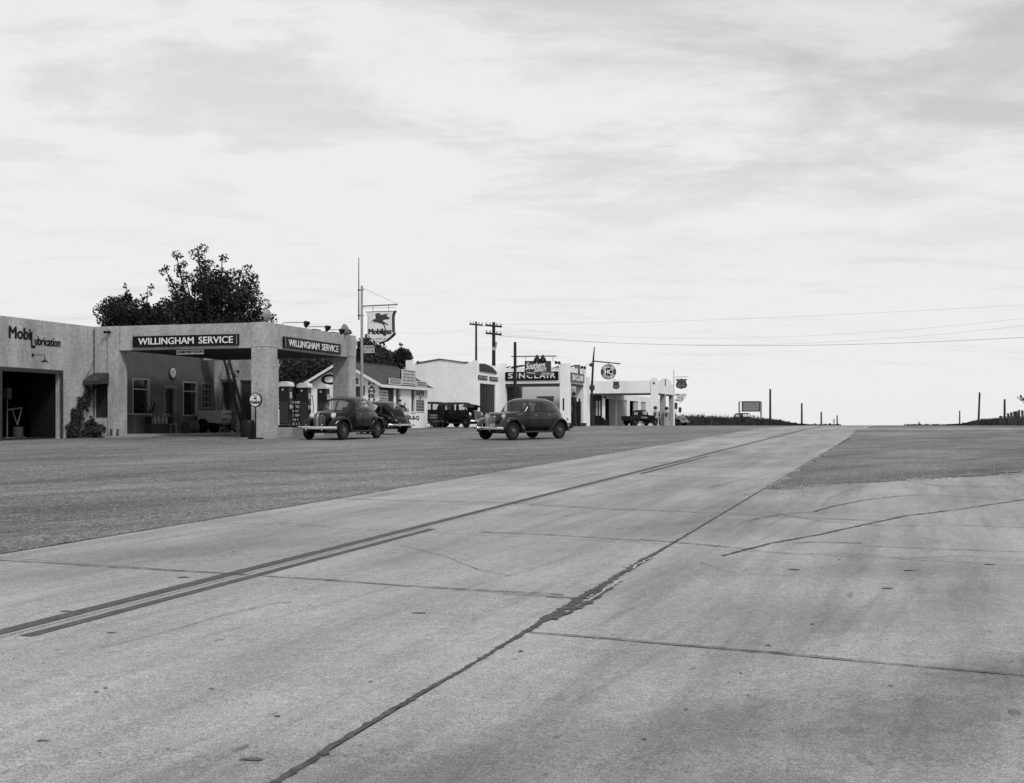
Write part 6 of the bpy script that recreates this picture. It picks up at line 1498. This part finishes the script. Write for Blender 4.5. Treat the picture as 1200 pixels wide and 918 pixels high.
    if S_ is FAST:
        ys = [-.24, -.20, -.16, -.12, -.08, -.04, .04, .08, .12, .16, .20, .24]
        for y in ys:
            zt_ = .98 - abs(y) * .25; zb2 = .50 + abs(y) * .1
            pts = [(nose(y, zb2 + (zt_ - zb2) * i / 6) + .012, y, zb2 + (zt_ - zb2) * i / 6) for i in range(7)]
            MB().tube(pts, .009, 5).build('bar', 'mid_grey' if grille == 'center' else 'bar_bright', gr)
        pts = [(nose(0, .48 + .60 * i / 8) + .018, 0, .48 + .60 * i / 8) for i in range(8)]
        MB().tube(pts, .026 if grille == 'center' else .016, 8).tube([pts[-1], (1.95, 0, 1.06), (1.6, 0, 1.085), (1.1, 0, 1.105)], [.024 if grille == 'center' else .016, .03, .015, .008], 8).build('centre_strip', 'bar_bright', gr, True)
        if grille != 'center':
            for y in (-.27, .27):
                pts = [(nose(y, .50 + .46 * i / 6) + .014, y * (1 - .25 * (i / 6)), .50 + .46 * i / 6) for i in range(7)]; MB().tube(pts, .014, 6).build('surround', 'bar_bright', gr, True)
    else:
        MB().box(xs1 - .02, xs1 + .03, -.29, .29, .52, 1.10).build('shell', 'mid_grey', gr, bevel=.02)
        for y in [-.21 + .07 * i for i in range(7)]: MB().box(xs1 + .031, xs1 + .045, y - .012, y + .012, .58, 1.05).build('bar', 'dark_grey', gr)
    # headlamps
    if lamps:
        for sg in (1, -1):
            hl = empty('headlight', (1.62 if S_ is FAST else 1.55, sg * (.46 if S_ is FAST else .48), .93), 0, r)
            MB().lathe([(0, -.22), (.05, -.19), (.09, -.09), (.108, .0), (.108, .03), (.10, .04)], 'x', (0, 0, 0), 18).build('bucket', paint, hl, True)
            MB().lathe([(.112, .025), (.114, .04), (.102, .05)], 'x', (0, 0, 0), 18).build('ring', 'chrome', hl, True)
            MB().lathe([(.10, .04), (.06, .055), (0, .062)], 'x', (0, 0, 0), 16).build('lens', 'lens', hl, True)
            MB().tube([(-.05, 0, -.09), (-.05, sg * .02, -.2)], .02, 6).build('bracket', paint, hl)
    for sg in (1, -1):
        MB().lathe([(0, -.01), (.035, -.02), (.045, -.05), (.03, -.09), (0, -.1)], 'x', (xs0 + .35, sg * .66, .80), 12).build('tail_light', 'mid_grey', r, True)
    if plate: MB().box(bx + .03, bx + .04, .34, .62, .52, .66).build('number_plate', 'mid_pale', r)
    if open_hood:
        for sg in (1, -1):
            for quad in ([(.70, .02, 1.20), (1.72, .02, 1.16), (1.72, .10, 1.52), (.70, .16, 1.62)], [(.70, .16, 1.62), (1.72, .10, 1.52), (1.74, .40, 1.34), (.70, .52, 1.44)]):
                b = MB(); q8 = [(x, y * sg, z) for x, y, z in quad] + [(x, y * sg + .012 * sg, z + .014) for x, y, z in quad]
                b.add(q8, [(0, 1, 2, 3), (7, 6, 5, 4), (0, 4, 5, 1), (1, 5, 6, 2), (2, 6, 7, 3), (3, 7, 4, 0)]); b.build('raised_hood', paint, r)
    return r
mat('rim_paint', .035, .4, .2, 4); mat('hub', .09, .35, metal=.3); mat('bar_bright', .42, .35, metal=.6); mat('mid_pale', .35, .6)
def cpos(px, Y): return (PX(px, Y), Y, g(Y) + .0)
p = cpos(402.5, 55.6)
ca = car('sedan', FAST, 'black rounded sedan with wide bright bumper and bright nose strip, parked by the pumps', 'car', 'car_black', p, (-math.sin(R(21)), -math.cos(R(21))), grille='center', scale=1.10)
p = cpos(612.5, 55.4)
cb = car('sedan', FAST, 'dark grey rounded sedan driving alone across the open gravel lot', 'car', 'car_grey', p, (-math.sin(R(42.5)), -math.cos(R(42.5))), grille='bars', plate=True, scale=1.06)
# tyre tracks of the light: number plate text left off (unreadable in the photograph)
cc = car('sedan', FAST, 'dark fastback sedan seen from behind, half hidden by the black sedan at the pumps', 'car', 'car_black', cpos(438, 65.6), (-.70, .71), lamps=True)
for y in (0,): pass
cd = car('old_sedan', BOX, 'boxy black sedan with its hood raised beside the long white garage wall', 'car', 'car_dull', cpos(540.5, 88.0), (.66, -.75), open_hood=True)
ce2 = car('old_sedan', BOX, 'boxy black sedan half hidden by the cafe corner, its rear end towards the raised hood', 'car', 'car_dull', (-6.35, 89.3, g(89.3)), (-.93, .36), scale=1.03)
ce = car('old_sedan', BOX, 'distant boxy dark car half hidden in weeds under the billboard', 'car', 'car_dull', (PX(873, 180), 180, g(180)), (.38, -.93))
cp = car('sedan', FAST, 'pale rounded car behind the farthest canopy with its front end showing past the white pole', 'car', 'car_pale', (PX(784, 140), 140, g(140) - .05), (.80, -.6))
pk = car('pickup_truck', PICK, 'dark pickup truck in front of the white service bays', 'truck', 'car_dull', (PX(751, 120), 120, g(120)), (.80, .55), scale=.86)
# pickup bed
b = MB(); b.box(-2.15, -.80, -.72, -.66, .62, 1.05).box(-2.15, -.80, .66, .72, .62, 1.05).box(-2.15, -2.09, -.66, .66, .62, 1.05).box(-.86, -.80, -.66, .66, .62, 1.05).box(-2.15, -.80, -.72, .72, .56, .618); b.build('bed', 'car_dull', pk)
for z_ in (.72, .86, 1.0): MB().box(-2.13, -.82, -.735, -.722, z_ - .02, z_ + .02).build('bed_rib', 'dark_grey', pk)
MB().box(-.62, .25, -.775, -.765, .80, .98).build('door_lettering_band', 'mid_grey', pk)

# ================================================================== PERSON by the cafe
def person(loc, fwd, label):
    r = empty('person', loc); tag(r, label, 'person'); r.rotation_euler = (0, 0, math.atan2(fwd[1], fwd[0]))
    J = {'pelvis': ((0, 0, .98), .125), 'belly': ((.02, 0, 1.12), .125), 'chest': ((.03, 0, 1.32), .15), 'neck0': ((.02, 0, 1.47), .075), 'neck': ((.03, 0, 1.53), .055),
         'head': ((.05, 0, 1.63), .085), 'crown': ((.045, 0, 1.72), .075)}
    E = [('pelvis', 'belly'), ('belly', 'chest'), ('chest', 'neck0'), ('neck0', 'neck'), ('neck', 'head'), ('head', 'crown')]
    for s, sg in (('l', 1), ('r', -1)):
        J.update({'sh' + s: ((.0, sg * .19, 1.42), .065), 'el' + s: ((-.06, sg * .40, 1.20), .045), 'wr' + s: ((.12, sg * .26, 1.03), .032), 'pa' + s: ((.17, sg * .20, 1.00), .034),
                  'hip' + s: ((0, sg * .10, .92), .10), 'kn' + s: ((.02 + .03 * sg, sg * .12, .50), .062), 'an' + s: ((-.02 + .04 * sg, sg * .12, .09), .045), 'to' + s: ((.14 + .04 * sg, sg * .14, .035), .035)})
        E += [('chest', 'sh' + s), ('sh' + s, 'el' + s), ('el' + s, 'wr' + s), ('wr' + s, 'pa' + s), ('pelvis', 'hip' + s), ('hip' + s, 'kn' + s), ('kn' + s, 'an' + s), ('an' + s, 'to' + s)]
        for k in range(5):
            a = (k - 1.6) * .016; ln = [.035, .055, .06, .055, .045][k]
            if k == 0: q1, q2 = (.16, sg * .165, 1.02), (.18, sg * .13, 1.03)
            else: q1, q2 = (.20, sg * (.19 - .0), .995 - a), (.20 + ln * .6, sg * (.165), .985 - a)
            J[f'f{s}{k}'] = (q1, .011); J[f'g{s}{k}'] = (q2, .009); E += [('pa' + s, f'f{s}{k}'), (f'f{s}{k}', f'g{s}{k}')]
    keys = list(J); me = bpy.data.meshes.new('body'); me.from_pydata([J[k][0] for k in keys], [(keys.index(a), keys.index(c)) for a, c in E], [])
    o = bpy.data.objects.new('body', me); link(o); sk = o.modifiers.new('s', 'SKIN'); o.modifiers.new('d', 'SUBSURF').levels = 1
    for i, k in enumerate(keys): me.skin_vertices[0].data[i].radius = (J[k][1], J[k][1])
    me.skin_vertices[0].data[0].use_root = True
    dg = bpy.context.evaluated_depsgraph_get(); dg.update(); nm = bpy.data.meshes.new_from_object(o.evaluated_get(dg)); bpy.data.objects.remove(o); nm.name = 'body'
    o = bpy.data.objects.new('body', nm); link(o, r); nm.materials.clear()
    for q in ('skin', 'shirt_dark', 'trousers_pale', 'dark_grey'): nm.materials.append(M[q])
    for f_ in nm.polygons:
        c = f_.center; f_.use_smooth = True
        if c.z < .10: f_.material_index = 3
        elif c.z < 1.02 and abs(c.y) < .24 and c.x < .11: f_.material_index = 2
        elif c.z < 1.50 and not (c.z < 1.12 and abs(c.y) > .16 and c.x > .02): f_.material_index = 1
    MB().ball((.03, 0, 1.70), .105, .095, .085).build('hair', 'hair', r, True)
    MB().ball((.125, 0, 1.63), .018, .014, .02, 8, 6).build('nose', 'skin', r, True)
    MB().box(.115, .130, -.022, .022, 1.585, 1.592).build('mouth', 'dark_grey', r)
    for sg in (1, -1): MB().ball((.112, sg * .033, 1.655), .010, .012, .008, 8, 6).build('eye', 'black_paint', r); MB().ball((.045, sg * .088, 1.635), .02, .012, .03, 8, 6).build('ear', 'skin', r)
    return r
person((PX(468.8, 69.5), 69.5, g(69.5)), (-.5, -.85), 'person in dark shirt and pale trousers, hands at the waist, standing behind the fastback')
